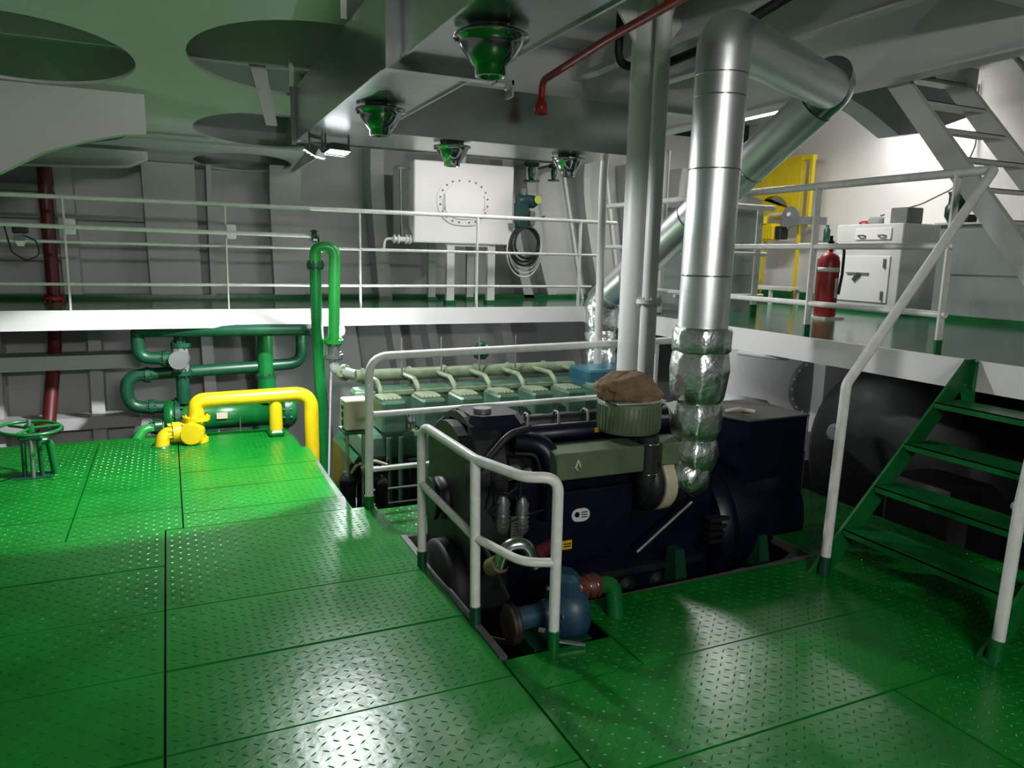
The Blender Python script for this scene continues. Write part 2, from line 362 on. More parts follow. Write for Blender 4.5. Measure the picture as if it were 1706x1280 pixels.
for x in (2.1,3.3,4.0):
    MB().box(x,x+.015,-2.4,9.2,3.22,3.46).build('deck_beam', 'ceiling_paint', ce); MB().box(x-.04,x+.055,-2.4,9.2,3.207,3.22).build('beam_flange', 'white_paint', ce)
# inside the lightening holes: inner girders
for y in (5.9,8.0): MB().box(-3,1.3,y,y+.02,3.02,3.46).build('inner_web', 'ceiling_paint', ce)
# arched webs at the far left
def arch(y, pts, x1, ztop, nm):
    poly = [(x, z) for x, z in pts]+[(x1, ztop),(pts[0][0], ztop)]
    MB().prism(poly, lambda u,v,d: (u,d,v), y, y+.02).build('arched_web', 'ceiling_paint', ce)
    mb = MB()
    for a, b in zip(pts[:-1], pts[1:]): mb.hexa([(a[0],y-.05,a[1]-.012),(b[0],y-.05,b[1]-.012),(b[0],y+.07,b[1]-.012),(a[0],y+.07,a[1]-.012),(a[0],y-.05,a[1]),(b[0],y-.05,b[1]),(b[0],y+.07,b[1]),(a[0],y+.07,a[1])])
    mb.build('web_flange', 'white_paint', ce)
arch(6.3, [(-2.6,1.1),(-1.7,1.80),(-1.25,2.07),(-1.01,2.20),(-.74,2.36),(-.46,2.46),(-.25,2.515),(-.09,2.53)], -.09, 2.80, 'a')
arch(8.3, [(-2.8,2.1),(-1.9,2.30),(-1.2,2.43),(-.7,2.45),(-.3,2.47),(-.12,2.55)], -.12, 2.62, 'b')
# vent trunk under the far deck
tk = [(5.95,3.32),(6.36,3.19),(6.80,3.0),(7.20,3.06),(7.9,3.3),(7.9,3.76),(5.95,3.76)]
tag(MB().prism(tk, lambda u,v,d: (u,d,v), 5.5, 5.75).build('ventilation_trunk', 'grey_paint'), 'grey sloping trunk hanging from the deck behind the upper ladder', 'trunk')

# ---- pillar
pi = T('pillar', 'thick round white pillar between the two exhaust pipes', 'pillar', (3.06,4.5,-1.0), kind='structure')
MB().cyl((3.06,4.5,-1.0),(3.06,4.5,3.46),.125,seg=28).build('shaft', 'white_paint', pi)
for sx in (-1,1):
    MB().prism([(3.06+sx*.10,3.10),(3.06+sx*.36,3.44),(3.06+sx*.10,3.44)], lambda u,v,d:(u,d,v), 4.49, 4.51).build('gusset', 'white_paint', pi)
MB().prism([(4.40,3.10),(4.15,3.44),(4.40,3.44)], lambda u,v,d:(d,u,v), 3.05, 3.07).build('gusset', 'white_paint', pi)

# ================================================================== RAILINGS
# walkway railing
rr = T('railing', 'long white railing along the hull walkway edge', 'railing', (1,7.5,1.15))
for x in (-2.1,-.78,.51,1.76,3.02,4.28):
    MB().bar((x,7.49,1.15),(x,7.49,2.10),.012,.05,(0,1,0)).build('post', 'rail_white', rr)
MB().cyl((-3.5,7.49,2.11),(4.75,7.49,2.11),.021,seg=10).build('top_rail', 'rail_white', rr)
MB().cyl((-3.5,7.49,1.735),(4.5,7.49,1.735),.014,seg=8).build('middle_rail', 'rail_white', rr)
MB().cyl((-3.5,7.49,1.375),(4.45,7.49,1.375),.014,seg=8).build('lower_rail', 'rail_white', rr)
# white service pipe clipped to it
sp = T('service_pipe', 'thin white pipe clipped along the walkway railing ending in green flange', 'pipe', (0,7.4,1.85))
MB().cyl((-3.5,7.41,1.875),(1.27,7.41,1.85),.019,seg=10).build('tube', 'rail_white', sp)
for x in (-.74,.55): MB().box(x-.045,x+.045,7.425,7.47,1.80,1.93,.01).build('clamp', 'rail_white', sp)
mb = MB(); flange(mb, (1.30,7.41,1.85), (1,0,0), .06, .018, 6); mb.build('end_flange', 'dark_green', sp)
# side platform railing, with the stair handrail bent from it
rp = T('railing', 'white railing on the side platform turning down along the green stairs', 'railing', (4.42,4,1.15))
for y in (3.13,4.21,5.35,6.5):
    p = MB().bar((4.42,y,1.15),(4.42,y,2.26),.055,.014).build('post', 'rail_white', rp)
    MB().bar((4.42,y,1.15),(4.42,y,1.24),.058,.017).build('painted_foot', 'pipe_green', p)
pts = fillet([(4.42,7.3,2.265),(4.42,2.93,2.265),(4.40,2.90,2.26),(3.31,2.84,1.06),(3.235,2.80,.06)], .07)
MB().sweep(pts, .027, 14).build('handrail', 'rail_white', rp)
MB().cyl((3.24,2.80,.10),(3.228,2.795,-.002),.032,seg=14).build('painted_foot', 'dark_green', rp)
MB().cyl((4.42,7.3,1.825),(4.42,3.10,1.825),.021,seg=10).build('middle_rail', 'rail_white', rp)
MB().cyl((4.42,7.3,1.40),(4.42,3.10,1.40),.021,seg=10).build('lower_rail', 'rail_white', rp)
# near handrail of the stairs
hr = T('handrail', 'white handrail on the near side of the green stairs at right edge', 'handrail', (3.22,1.83,0))
MB().sweep(fillet([(4.42,1.86,2.25),(3.32,1.85,1.06),(3.25,1.84,.70),(3.215,1.83,.10)], .12), .026, 14).build('tube', 'rail_white', hr)
mb = MB().cyl((3.215,1.83,.10),(3.20,1.83,.0),.034,seg=14); mb.box(3.14,3.23,1.79,1.87,0,.012); mb.build('painted_foot', 'pipe_green', hr)
# guard rail round the generator corner
gr = T('railing', 'low curved white guard rail around the near corner of the generator', 'railing', (1.25,3.2,0))
MB().sweep(fillet([(1.20,3.72,.02),(1.20,3.74,.80),(1.225,3.02,.79),(1.33,2.72,.78),(1.465,2.67,.78),(1.462,2.66,.0)], .12, 8), .024, 14).build('top_rail', 'rail_white', gr)
MB().sweep(fillet([(1.20,3.74,.47),(1.225,3.02,.42),(1.33,2.72,.40),(1.462,2.665,.40)], .2, 8), .020, 14).build('lower_rail', 'rail_white', gr)
MB().cyl((1.228,3.0,.0),(1.224,3.02,.79),.024,seg=14).build('post', 'rail_white', gr)
for x, y in ((1.20,3.72),(1.228,3.0),(1.462,2.66)):
    mb = MB(); mb.cyl((x,y,-.06),(x,y,.085),.027,seg=14); mb.torus((x,y,.085),(0,0,1),.026,.005,16,6); mb.build('socket', 'dark_green' if y > 2.7 else 'pipe_green', gr)
mb = MB(); mb.bar((1.49,2.66,.03),(1.60,2.62,.012),.02,.008); mb.cyl((1.44,2.7,.07),(1.42,2.72,.07),.012,seg=8); mb.build('locking_bolt', 'grey_metal', gr)
# railing behind generator
br = T('railing', 'white three-bar railing between the generator and the green main engine', 'railing', (1.17,4.78,0))
MB().sweep(fillet([(1.166,4.78,-.02),(1.175,4.78,1.03),(3.7,4.78,1.075)], .14, 8), .028, 14).build('top_rail', 'rail_white', br)
MB().cyl((1.18,4.78,.64),(2.95,4.78,.655),.021,seg=10).build('middle_rail', 'rail_white', br)
MB().cyl((1.17,4.78,.26),(3.4,4.78,.27),.018,seg=10).build('lower_rail', 'rail_white', br)
MB().cyl((2.16,4.78,-.03),(2.16,4.78,.64),.02,seg=10).build('post', 'rail_white', br)
MB().cyl((3.45,4.78,-.03),(3.45,4.78,1.05),.024,seg=10).build('post', 'rail_white', br)
mb = MB().cyl((1.166,4.78,-.05),(1.167,4.78,.08),.034,seg=12); mb.build('painted_foot', 'pipe_green', br)

# ================================================================== LOWER STAIRS
st = T('stairs', 'dark green steel stairs of four treads up to the side platform', 'stairs', (3.8,2.35,0))
for y in (1.88,2.84):
    MB().prism([(3.16,0),(3.34,0),(4.36,1.09),(4.36,1.16),(4.28,1.16)], lambda u,v,d:(u,d,v), y-.008, y+.008).build('stringer', 'pipe_green', st)
for i in range(4):
    z = .23*(i+1); x = 3.25+.214*(i+1)-.05
    mb = MB(); mb.box(x-.03,x+.20,1.89,2.83,z-.006,z); mb.box(x-.03,x-.022,1.89,2.83,z-.035,z)
    mb.build('tread', 'pipe_green', st)
mb = MB(); mb.hexa([(4.30,2.80,1.0),(4.345,2.80,.9),(4.345,2.88,.9),(4.30,2.88,1.0),(4.32,2.80,1.155),(4.34,2.80,1.155),(4.34,2.88,1.155),(4.32,2.88,1.155)]); mb.build('top_bracket', 'pipe_green', st)

# ================================================================== UPPER LADDER
ul = T('stairs', 'steep white ladder rising from the side platform to the deck above', 'stairs', (5.3,3.2,1.15))
def yl(z): return 2.48+(z-1.15)/1.2
for x in (4.9,5.62):
    MB().prism([(yl(1.15)-.09,1.15),(yl(1.15)+.09,1.15),(yl(3.5)+.09,3.5),(yl(3.5)-.09,3.5)], lambda u,v,d:(d,u,v), x-.006, x+.006).build('stringer', 'white_paint', ul)
    MB().bar((x+.02,yl(1.15)-.09,1.16),(x+.02,yl(3.5)-.09,3.5),.05,.01,(0,-.7,.7)).build('stringer_flange', 'white_paint', ul)
for i in range(10):
    z = 1.36+.215*i; y = yl(z); mb = MB(); mb.box(4.906,5.614,y-.09,y+.10,z-.006,z); mb.box(4.906,5.614,y-.09,y-.084,z-.03,z); mb.build('tread', 'white_paint', ul)
MB().cyl((5.66,yl(1.9)-.1,2.4),(5.66,yl(3.1)-.1,3.6),.02,seg=10).build('handrail', 'rail_white', ul)

# ================================================================== STAINLESS DUCT
du = T('air_duct', 'stainless steel L-shaped air duct with bowl outlets under the ceiling', 'duct', (1.1,4,2.5))
MB().box(.92,1.33,.2,3.2,2.5,2.86).build('duct_section', 'steel', du)
MB().box(.90,1.31,3.2,5.84,2.5,2.86).build('duct_section', 'steel', du)
MB().box(1.31,3.32,5.06,5.84,2.5,2.86).build('duct_section', 'steel', du)
mb = MB()
for z0, z1, x0, x1 in ((2.455,2.5,.86,1.40),(2.86,2.90,.86,1.40)): mb.box(x0,x1,3.17,3.23,z0,z1)
mb.box(.86,.90,3.17,3.23,2.5,2.86); mb.box(1.335,1.40,3.17,3.23,2.5,2.86)
mb.build('joint_flange', 'steel', du)
mb = MB(); mb.box(1.36,1.44,3.16,3.235,2.45,2.47); mb.box(1.43,1.44,3.16,3.235,2.40,2.47); mb.cyl((1.40,3.16,2.43),(1.40,3.14,2.43),.01,seg=8); mb.build('corner_cleat', 'steel', du)
mb = MB()
for (a, b) in (((.90,3.23,2.497),(.90,5.84,2.497)),((1.31,3.23,2.497),(1.31,5.06,2.497)),((.92,.2,2.497),(.92,3.17,2.497)),((1.33,.2,2.497),(1.33,3.17,2.497)),((1.31,5.06,2.497),(3.32,5.06,2.497)),((.9,5.84,2.497),(3.32,5.84,2.497))): mb.bar(a, b, .012, .012)
mb.build('seam', 'steel', du)
MB().bar((.885,5.80,2.47),(.885,5.80,2.90),.03,.03,(0,1,0)).build('corner_angle', 'mid_grey', du)
for x, y in ((1.10,2.62),(1.11,4.20),(1.93,5.30),(2.95,5.40)):
    d = MB().lathe((x,y,2.5), (0,0,-1), [(0,.085),(.012,.088),(.02,.135),(.032,.138),(.036,.118),(.06,.112),(.10,.085),(.125,.066),(.128,.060),(.16,.058),(.162,.045),(.13,.04)], 28).build('outlet', 'chrome', du)
    for k in range(3):
        a = 2*math.pi*k/3+.6; MB().cyl((x+.125*math.cos(a),y+.125*math.sin(a),2.49),(x+.125*math.cos(a),y+.125*math.sin(a),2.455),.008,seg=6).build('outlet_bolt', 'chrome', d)
for y in (1.4,4.0,5.75): MB().bar((.87,y,2.86),(.87,y,3.03),.03,.012).build('hanger', 'white_paint', du)
mb = MB(); mb.hexa([(.72,6.0,2.62),(.80,6.0,2.62),(.80,6.02,2.62),(.72,6.02,2.62),(.60,6.0,3.1),(.72,6.0,3.1),(.72,6.02,3.1),(.60,6.02,3.1)]); mb.build('hanger', 'white_paint', du)

# ---- flood lights at the duct corner
def add_light(name, kind, loc, power, color=(1,1,1), **k):
    ld = bpy.data.lights.new(name, kind); ld.energy = power; ld.color = color
    for a, b in k.items():
        if a not in ('target',): setattr(ld, a, b)
    o = bpy.data.objects.new(name, ld); COL.objects.link(o); o.location = loc
    if 'target' in k: o.rotation_euler = (Vector(k['target'])-Vector(loc)).to_track_quat('-Z','Y').to_euler()
    return o
def floodlight(loc, tgt, label, power, sz=(.16,.11), cone=78, blend=.18):
    t = T('floodlight', label, 'lamp', loc)
    d = (Vector(tgt)-Vector(loc)).normalized(); s_ = d.cross(Vector((0,0,1))).normalized(); u = s_.cross(d)
    c = Vector(loc); W, H = sz
    q = lambda w_, h_, k: [c+s_*(-w_)+u*(-h_)+d*k, c+s_*w_+u*(-h_)+d*k, c+s_*w_+u*h_+d*k, c+s_*(-w_)+u*h_+d*k]
    MB().hexa(q(W*.35,H*.35,-.055)+q(W/2,H/2,0)).build('housing', 'mid_grey', t)
    g = MB().hexa(q(W*.45,H*.42,.0005)+q(W*.45,H*.42,.004)).build('lens', 'lamp_glow', t)
    mb = MB()
    for k in (-.45,-.15,.15,.45): mb.bar(c+s_*(-W/2)+u*H*k+d*.012, c+s_*(W/2)+u*H*k+d*.012, .004, .004, d)
    mb.build('guard_wire', 'mid_grey', t)
    mb = MB(); mb.bar(c-s_*(W/2+.008)-d*.02, c-s_*(W/2+.008)-d*.02+Vector((0,0,.09)), .01, .02); mb.bar(c+s_*(W/2+.008)-d*.02, c+s_*(W/2+.008)-d*.02+Vector((0,0,.09)), .01, .02); mb.bar(c-s_*(W/2+.008)-d*.02+Vector((0,0,.09)), c+s_*(W/2+.008)-d*.02+Vector((0,0,.09)), .02, .008)
    mb.build('yoke', 'mid_grey', t)
    l = add_light('flood_lamp_light', 'SPOT', Vector((0,0,0)), power, (.96,.98,1.0), spot_size=R(cone), spot_blend=blend, shadow_soft_size=.06)
    l.parent = t; l.location = d*.03; l.rotation_euler = d.to_track_quat('-Z','Y').to_euler()
    return t
floodlight((.99,5.55,2.385), (-.05,6.42,0), 'lit floodlight tilted down at the duct corner', P_FLOOD)
floodlight((1.14,5.50,2.40), (1.3,5.0,0), 'lit caged lamp beside the tilted floodlight under the duct corner', P_FLOOD2, (.17,.10), 165, .3)

# ================================================================== LEFT SIDE OBJECTS
# dark red vertical pipe
mb = MB(); mb.cyl((-1.05,8.75,1.15),(-1.05,8.75,2.65),.065,seg=16); mb.cyl((-1.05,8.75,1.15),(-1.15,8.2,-.05),.065,seg=16); mb.torus((-1.05,8.75,1.17),(0,0,1),.08,.015,20,6)
rpipe = T('red_pipe', 'dark red upright pipe running down through the walkway at far left', 'pipe', (-1.05,8.7,-.05))
MB().cyl((-1.05,8.75,1.15),(-1.05,8.75,2.60),.062,seg=16).build('upper_pipe', 'dark_red', rpipe)
MB().sweep(fillet([(-1.05,8.75,1.15),(-1.06,8.6,.7),(-1.12,8.2,-.05)],.2), .062, 16).build('lower_pipe', 'dark_red', rpipe)
flange(MB(), (-1.05,8.75,1.18), (0,0,1), .10, .015).build('flange', 'red', rpipe)
flange(MB(), (-1.12,8.2,-.03), (.1,.5,1), .13, .015).build('flange', 'dark_red', rpipe)
# lamp with cable on the railing
lt = T('work_lamp', 'small unlit work lamp with dangling cable on walkway railing', 'lamp', (-1.09,7.44,1.72))
mb = MB(); mb.box(-1.15,-1.04,7.40,7.46,1.795,1.86,.01); mb.build('housing', 'rubber', lt)
MB().box(-1.14,-1.06,7.385,7.40,1.735,1.785,.004).build('ballast', 'mid_grey', lt)
MB().prism([(-1.135,1.735),(-1.055,1.735),(-1.075,1.69),(-1.115,1.69)], lambda u,v,d:(u,d,v), 7.39, 7.41).build('bracket', 'white_clean', lt)
MB().sweep(fillet([(-1.07,7.39,1.78),(-.98,7.38,1.74),(-.96,7.37,1.62),(-1.06,7.37,1.57),(-1.16,7.38,1.64),(-1.2,7.40,1.85)],.06), .006, 6).build('cable', 'rubber', lt)
# hand wheel valve
hv = T('handwheel_valve', 'green valve stand with a big round handwheel on the left floor', 'valve', (-.98,6.35,0))
mb = MB(); mb.torus((-.98,6.30,.375), (0.06,-.05,1), .20, .014, 40, 8)
for k in range(3):
    a = 2*math.pi*k/3+.3; mb.cyl((-.98,6.30,.375),(-.98+.2*math.cos(a),6.30+.2*math.sin(a),.375),.011,seg=8)
mb.cyl((-.98,6.30,.35),(-.98,6.30,.40),.032,seg=14); mb.build('handwheel', 'pipe_green', hv)
MB().cyl((-.98,6.30,-.06),(-.98,6.30,.44),.014,seg=10).build('spindle', 'grey_metal', hv)
for dx in (-.055,.055): MB().cyl((-.98+dx,6.32,-.05),(-.98+dx*.9,6.31,.29),.017,seg=10).build('yoke_leg', 'dark_green', hv)
MB().box(-1.06,-.90,6.285,6.345,.28,.315,.012).build('yoke_bridge', 'dark_green', hv)
MB().sweep(fillet([(-.84,6.36,-.03),(-.87,6.36,.26),(-.93,6.33,.27)],.05), .028, 12).build('bypass_pipe', 'pipe_green', hv)
MB().box(-1.10,-.86,6.24,6.42,-.01,.006).build('base_plate', 'dark_green', hv)
# yellow bilge pipe with valve chest
yp = T('yellow_pipe', 'yellow pipe line with valve standing on the bright green floor', 'pipe', (.3,7.05,0))
MB().sweep(fillet([(.17,7.05,.20),(.17,7.05,.37),(1.17,7.03,.39),(1.17,7.02,-.5)], .16, 8), .068, 18).build('pipe_run', 'yellow', yp)
MB().cyl((.85,7.05,.39),(.85,7.05,.04),.06,seg=16).build('support_leg', 'yellow', yp)
MB().box(.78,.92,6.98,7.12,0,.06,.02).build('leg_foot', 'pipe_green', yp)
v = MB(); v.cyl((.15,7.04,-.0),(.15,7.04,.21),.085,seg=18); v.cyl((.14,7.05,.10),(.12,6.91,.10),.10,seg=20); v.build('valve_body', 'yellow', yp)
flange(MB(), (.17,7.05,.215), (0,0,1), .115, .018).build('flange', 'yellow', yp)
flange(MB(), (.15,7.04,.018), (0,0,1), .115, .016).build('flange', 'yellow', yp)
flange(MB(), (.0,7.0,.11), (1,.1,0), .09, .032).build('flange', 'yellow', yp)
MB().cyl((.12,6.91,.10),(.118,6.895,.10),.088,seg=20).build('valve_cover', 'yellow', yp)
MB().sweep(fillet([(.08,7.01,.11),(-.10,6.97,.11),(-.125,6.95,-.03)], .09, 8), .06, 16).build('elbow', 'yellow', yp)
MB().lathe((-.125,6.95,0), (0,0,1), [(0,.09),(.012,.08)], 16).build('floor_collar', 'pipe_green', yp)
# green cooler
ck = T('heat_exchanger', 'green cylindrical cooler lying below the walkway behind yellow pipe', 'cooler', (.5,7.65,-.1))
MB().lathe((-.10,7.68,.10),(1,0,0),[(0,.13),(.03,.165),(.10,.165),(.10,.14),(1.08,.14),(1.08,.165),(1.18,.165),(1.22,.12)], 28).build('shell', 'pipe_green', ck)
flange(MB(), (.02,7.68,.10), (1,0,0), .19, .022, 12, 24).build('flange', 'dark_green', ck)
flange(MB(), (1.02,7.68,.10), (1,0,0), .19, .022, 12, 24).build('flange', 'dark_green', ck)
MB().box(.36,.46,7.525,7.538,.09,.15).build('name_plate', 'cream', ck)
for x in (.25,.75): MB().box(x,x+.12,7.55,7.8,-.15,-.02).build('saddle', 'dark_green', ck)
MB().cyl((.57,7.50,-.06),(.57,7.50,.10),.005,seg=6).build('drain_rod', 'grey_metal', ck)
MB().sweep(fillet([(-.12,7.6,.04),(-.28,7.55,.03),(-.36,7.5,-.1)],.1), .045, 14).build('outlet_pipe', 'bright_green', ck)
flange(MB(), (-.16,7.6,.04), (1,.2,0), .075, .03).build('flange', 'dark_green', ck)
# green pipes above the cooler
cp = T('cooler_piping', 'dark green looping pipes and valves between cooler and walkway', 'pipe', (.3,7.65,.3))
MB().sweep(fillet([(-.05,7.7,.20),(-.40,7.7,.22),(-.40,7.7,.52),(.80,7.7,.56),(1.20,7.7,.58),(1.20,7.7,1.0)],.14,8), .058, 14).build('lower_loop', 'dark_green', cp)
MB().sweep(fillet([(0,7.6,.68),(-.28,7.6,.70),(-.28,7.6,.90),(-.28,7.6,.945),(1.22,7.3,.96),(1.24,7.1,.96)],.13,8), .058, 14).build('upper_loop', 'dark_green', cp)
MB().cyl((.08,7.62,.25),(.08,7.62,1.0),.06,seg=14).build('riser', 'dark_green', cp)
MB().cyl((.84,7.66,.22),(.84,7.66,1.0),.075,seg=16).build('riser', 'pipe_green', cp)
MB().cyl((.84,7.62,.22),(.84,7.62,.45),.085,seg=16).build('stub', 'pipe_green', cp)
mb = MB(); mb.cyl((.07,7.62,.56),(.07,7.62,.80),.075,seg=16); mb.cyl((.07,7.6,.68),(.05,7.46,.68),.085,seg=20); mb.build('valve_body', 'mid_grey', cp)
for o, a, r_ in (((.08,7.62,.81),(0,0,1),.09),((.08,7.62,.54),(0,0,1),.09),((-.06,7.6,.68),(1,0,0),.08),((-.22,7.7,.52),(1,0,0),.075),((-.2,7.7,.21),(1,0,0),.075),((.84,7.65,.46),(0,0,1),.10)):
    flange(MB(), o, a, r_, .02).build('flange', 'dark_green', cp)
MB().sweep([(.88,7.6,.24),(.89,7.58,.32),(.93,7.58,.33),(.94,7.6,.24)], .006, 6).build('lifting_eye', 'rubber', cp)
# tall green pipes with U bend
gp = T('green_pipe', 'tall green U-bend pipe in front of walkway edge', 'pipe', (1.25,7.1,-.6))
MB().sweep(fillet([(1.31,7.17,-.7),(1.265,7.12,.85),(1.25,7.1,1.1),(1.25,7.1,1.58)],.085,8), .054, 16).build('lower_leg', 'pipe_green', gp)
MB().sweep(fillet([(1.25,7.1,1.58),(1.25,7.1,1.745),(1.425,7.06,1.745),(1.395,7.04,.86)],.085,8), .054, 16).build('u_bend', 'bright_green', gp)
flange(MB(), (1.25,7.1,1.58), (0,0,1), .08, .02).build('flange', 'dark_green', gp)
flange(MB(), (1.395,7.04,.87), (0,0,1), .085, .018).build('flange', 'bright_green', gp)
MB().sweep(fillet([(1.30,7.4,1.85),(1.32,7.3,1.83),(1.31,7.2,1.75)],.04), .009, 6).build('small_bend', 'dark_green', gp)
el = T('pipe_elbow', 'bare grey flanged bellows elbow below the green U-bend pipe', 'pipe', (1.4,7.0,.55))
MB().lathe((1.395,7.04,.85),(0,0,-1),[(0,.055),(.03,.06),(.045,.05),(.06,.06),(.075,.05),(.09,.055),(.12,.055)],18).build('bellows', 'grey_metal', el)
flange(MB(), (1.394,7.04,.73), (0,0,1), .085, .018, 10).build('flange', 'grey_metal', el)
MB().sweep(fillet([(1.394,7.04,.72),(1.394,7.03,.60),(1.55,6.7,.585)],.11,8), .05, 16).build('elbow', 'grey_paint', el)
flange(MB(), (1.46,6.9,.59), (.5,-.85,0), .078, .018, 8).build('flange', 'engine_pale', el)
# thin rod leaning
one('drain_pipe', MB().cyl((1.42,7.30,.70),(1.18,6.3,-.35),.011,seg=8), 'mid_grey', 'thin grey drain pipe slanting down beside the tall green pipe', 'pipe')
# bulb lamp
bl = T('bulb_lamp', 'small bright bulkhead lamp glowing beside the green U-bend pipe', 'lamp', (1.51,7.25,.95))
MB().cyl((1.51,7.42,.95),(1.51,7.29,.95),.035,seg=14).build('socket', 'mid_grey', bl)
MB().ball((1.51,7.26,.95), .042, sc=(.9,1,1.2)).build('bulb', 'bulb_glow', bl)
l = add_light('bulb_light', 'POINT', (0,0,0), P_BULB, (.92,.96,1.0), shadow_soft_size=.04); l.parent = bl; l.location = (0,-.08,0)
# ================================================================== WALKWAY OBJECTS
tk = T('tank', 'white rectangular tank with bolted manhole cover standing on the walkway', 'tank', (3.07,8.4,1.15))
MB().box(2.48,3.67,8.0,8.85,1.83,2.71,.012).build('body', 'white_clean', tk)
for x in (2.92,3.42):
    for y in (8.06,8.72):
        l = MB().bar((x,y,1.15),(x,y,1.83),.09,.06).build('leg', 'white_paint', tk)
        MB().box(x-.06,x+.06,y-.05,y+.05,1.15,1.19).build('painted_foot', 'pipe_green', l)
MB().box(2.9,3.45,8.03,8.08,1.80,1.83).build('cross_bar', 'white_paint', tk)
def stadium(cx, cz, w_, h_, n=14):
    pts = []; r = h_/2; e = w_/2-r
    for k in range(n+1): a = -math.pi/2+math.pi*k/n; pts.append((cx+e+r*math.cos(a), cz+r*math.sin(a)))
    for k in range(n+1): a = math.pi/2+math.pi*k/n; pts.append((cx-e+r*math.cos(a), cz+r*math.sin(a)))
    return pts
mh = MB().prism(stadium(3.055,2.29,.64,.52), lambda u,v,d:(u,d,v), 7.985, 8.0).build('manhole_ring', 'white_clean', tk)
MB().prism(stadium(3.055,2.29,.50,.38), lambda u,v,d:(u,d,v), 7.972, 7.986).build('manhole_cover', 'white_clean', mh)
for k, (u, v_) in enumerate(stadium(3.055,2.29,.57,.45,9)): MB().cyl((u,7.97,v_),(u,7.99,v_),.010,seg=6).build('bolt', 'mid_grey', mh)
for x in (2.82,3.29): MB().sweep(fillet([(x,7.985,2.36),(x-.0,7.93,2.35),(x,7.93,2.22),(x,7.985,2.21)],.03), .009, 6).build('grip', 'white_clean', mh)
lg = T('level_gauge', 'thin upright sight gauge with flanged valve at left end of white tank', 'gauge', (2.38,8.1,1.85))
MB().cyl((2.37,8.12,1.88),(2.36,8.12,2.62),.012,seg=8).build('glass_tube', 'grey_metal', lg)
MB().bar((2.32,8.12,2.62),(2.50,8.15,2.63),.02,.02).build('top_arm', 'mid_grey', lg)
mb = MB(); mb.cyl((2.26,8.1,1.86),(2.50,8.1,1.86),.028,seg=12)
for x in (2.28,2.33,2.42,2.46): mb.cyl((x-.008,8.1,1.86),(x+.008,8.1,1.86),.05,seg=14)
mb.build('valve', 'white_clean', lg)
MB().sweep(fillet([(2.27,8.1,1.86),(2.18,8.1,1.86),(2.16,8.1,1.72)],.05), .016, 8).build('drain', 'white_clean', lg)
MB().cyl((2.37,8.1,1.88),(2.37,8.1,2.02),.014,seg=8).build('stem', 'grey_metal', lg)
mb = MB(); mb.cyl((2.95,8.4,2.71),(2.95,8.4,3.05),.03,seg=12); mb.cyl((3.25,8.4,2.71),(3.25,8.4,3.05),.03,seg=12)
one('vent_pipe', MB().cyl((2.98,8.4,2.71),(2.98,8.4,3.4),.03,seg=12), 'white_paint', 'left white vent pipe rising from the top of tank', 'pipe')
one('vent_pipe', MB().cyl((3.2,8.4,2.71),(3.2,8.4,3.4),.03,seg=12), 'white_paint', 'right white vent pipe rising from the top of tank', 'pipe')
# drill-like actuator next to tank
ac = T('actuator', 'dark teal motor actuator with yellow tag on the right of tank', 'motor', (3.80,7.95,2.0))
MB().box(3.68,3.82,7.88,8.02,2.02,2.32,.02).build('gear_case', 'teal_green', ac)
MB().lathe((3.70,7.95,2.33),(1,0,0),[(0,.06),(.02,.075),(.2,.075),(.24,.05)],16).build('motor_body', 'teal_green', ac)
MB().cyl((3.77,7.95,2.38),(3.77,7.95,2.47),.03,seg=12).build('knob', 'mid_grey', ac)
MB().cyl((3.92,7.87,2.35),(3.92,7.865,2.35),.045,seg=16).build('yellow_tag', 'lime', ac)
MB().box(3.84,3.90,7.88,7.98,2.06,2.22,.008).build('terminal_box', 'grey_metal', ac)
MB().cyl((3.90,7.92,2.12),(4.03,7.90,2.17),.008,seg=6).build('lever', 'rubber', ac)
MB().bar((3.67,7.95,2.05),(3.60,7.97,2.05),.05,.05).build('bracket', 'mid_grey', ac)
cl = T('cable_coil', 'coiled black and white hoses hanging beside tank below actuator', 'hose', (3.80,7.9,1.6))
for k in range(6):
    MB().torus((3.80+random.uniform(-.02,.02),7.90+.012*k,1.86-.02*k), (random.uniform(-.1,.1),1,random.uniform(-.1,.1)), .16+.012*k, .009 if k > 2 else .016, 30, 6, 1.1+.05*k).build('hose_loop', 'rubber' if k < 3 else 'rail_white', cl)
MB().box(3.74,3.86,7.92,7.99,2.02,2.05).build('hook', 'mid_grey', cl)
# screw-down valves under the deck
for x, s_, lb in ((4.16,1.0,'larger black screw-down valve hanging on the hull frame behind duct'),(4.47,.75,'smaller black screw-down valve hanging on the hull frame behind duct')):
    v = T('valve', lb, 'valve', (x,8.55,2.72), 'valves hanging by the hull frames')
    mb = MB(); mb.lathe((x,8.55,2.72-.10*s_),(0,0,1),[(0,.10*s_),(.015,.10*s_),(.016,.03*s_),(.07*s_,.045*s_),(.16*s_,.05*s_),(.2*s_,.03*s_)],16); mb.build('body', 'dark_green', v)
    mb = MB(); mb.box(x-.09*s_,x+.09*s_,8.50,8.60,2.80,2.80+.07*s_,.02); mb.build('bonnet', 'rubber', v)
    MB().bar((x,8.56,2.84),(x,8.98,2.84),.03,.03).build('mount_arm', 'mid_grey', v)
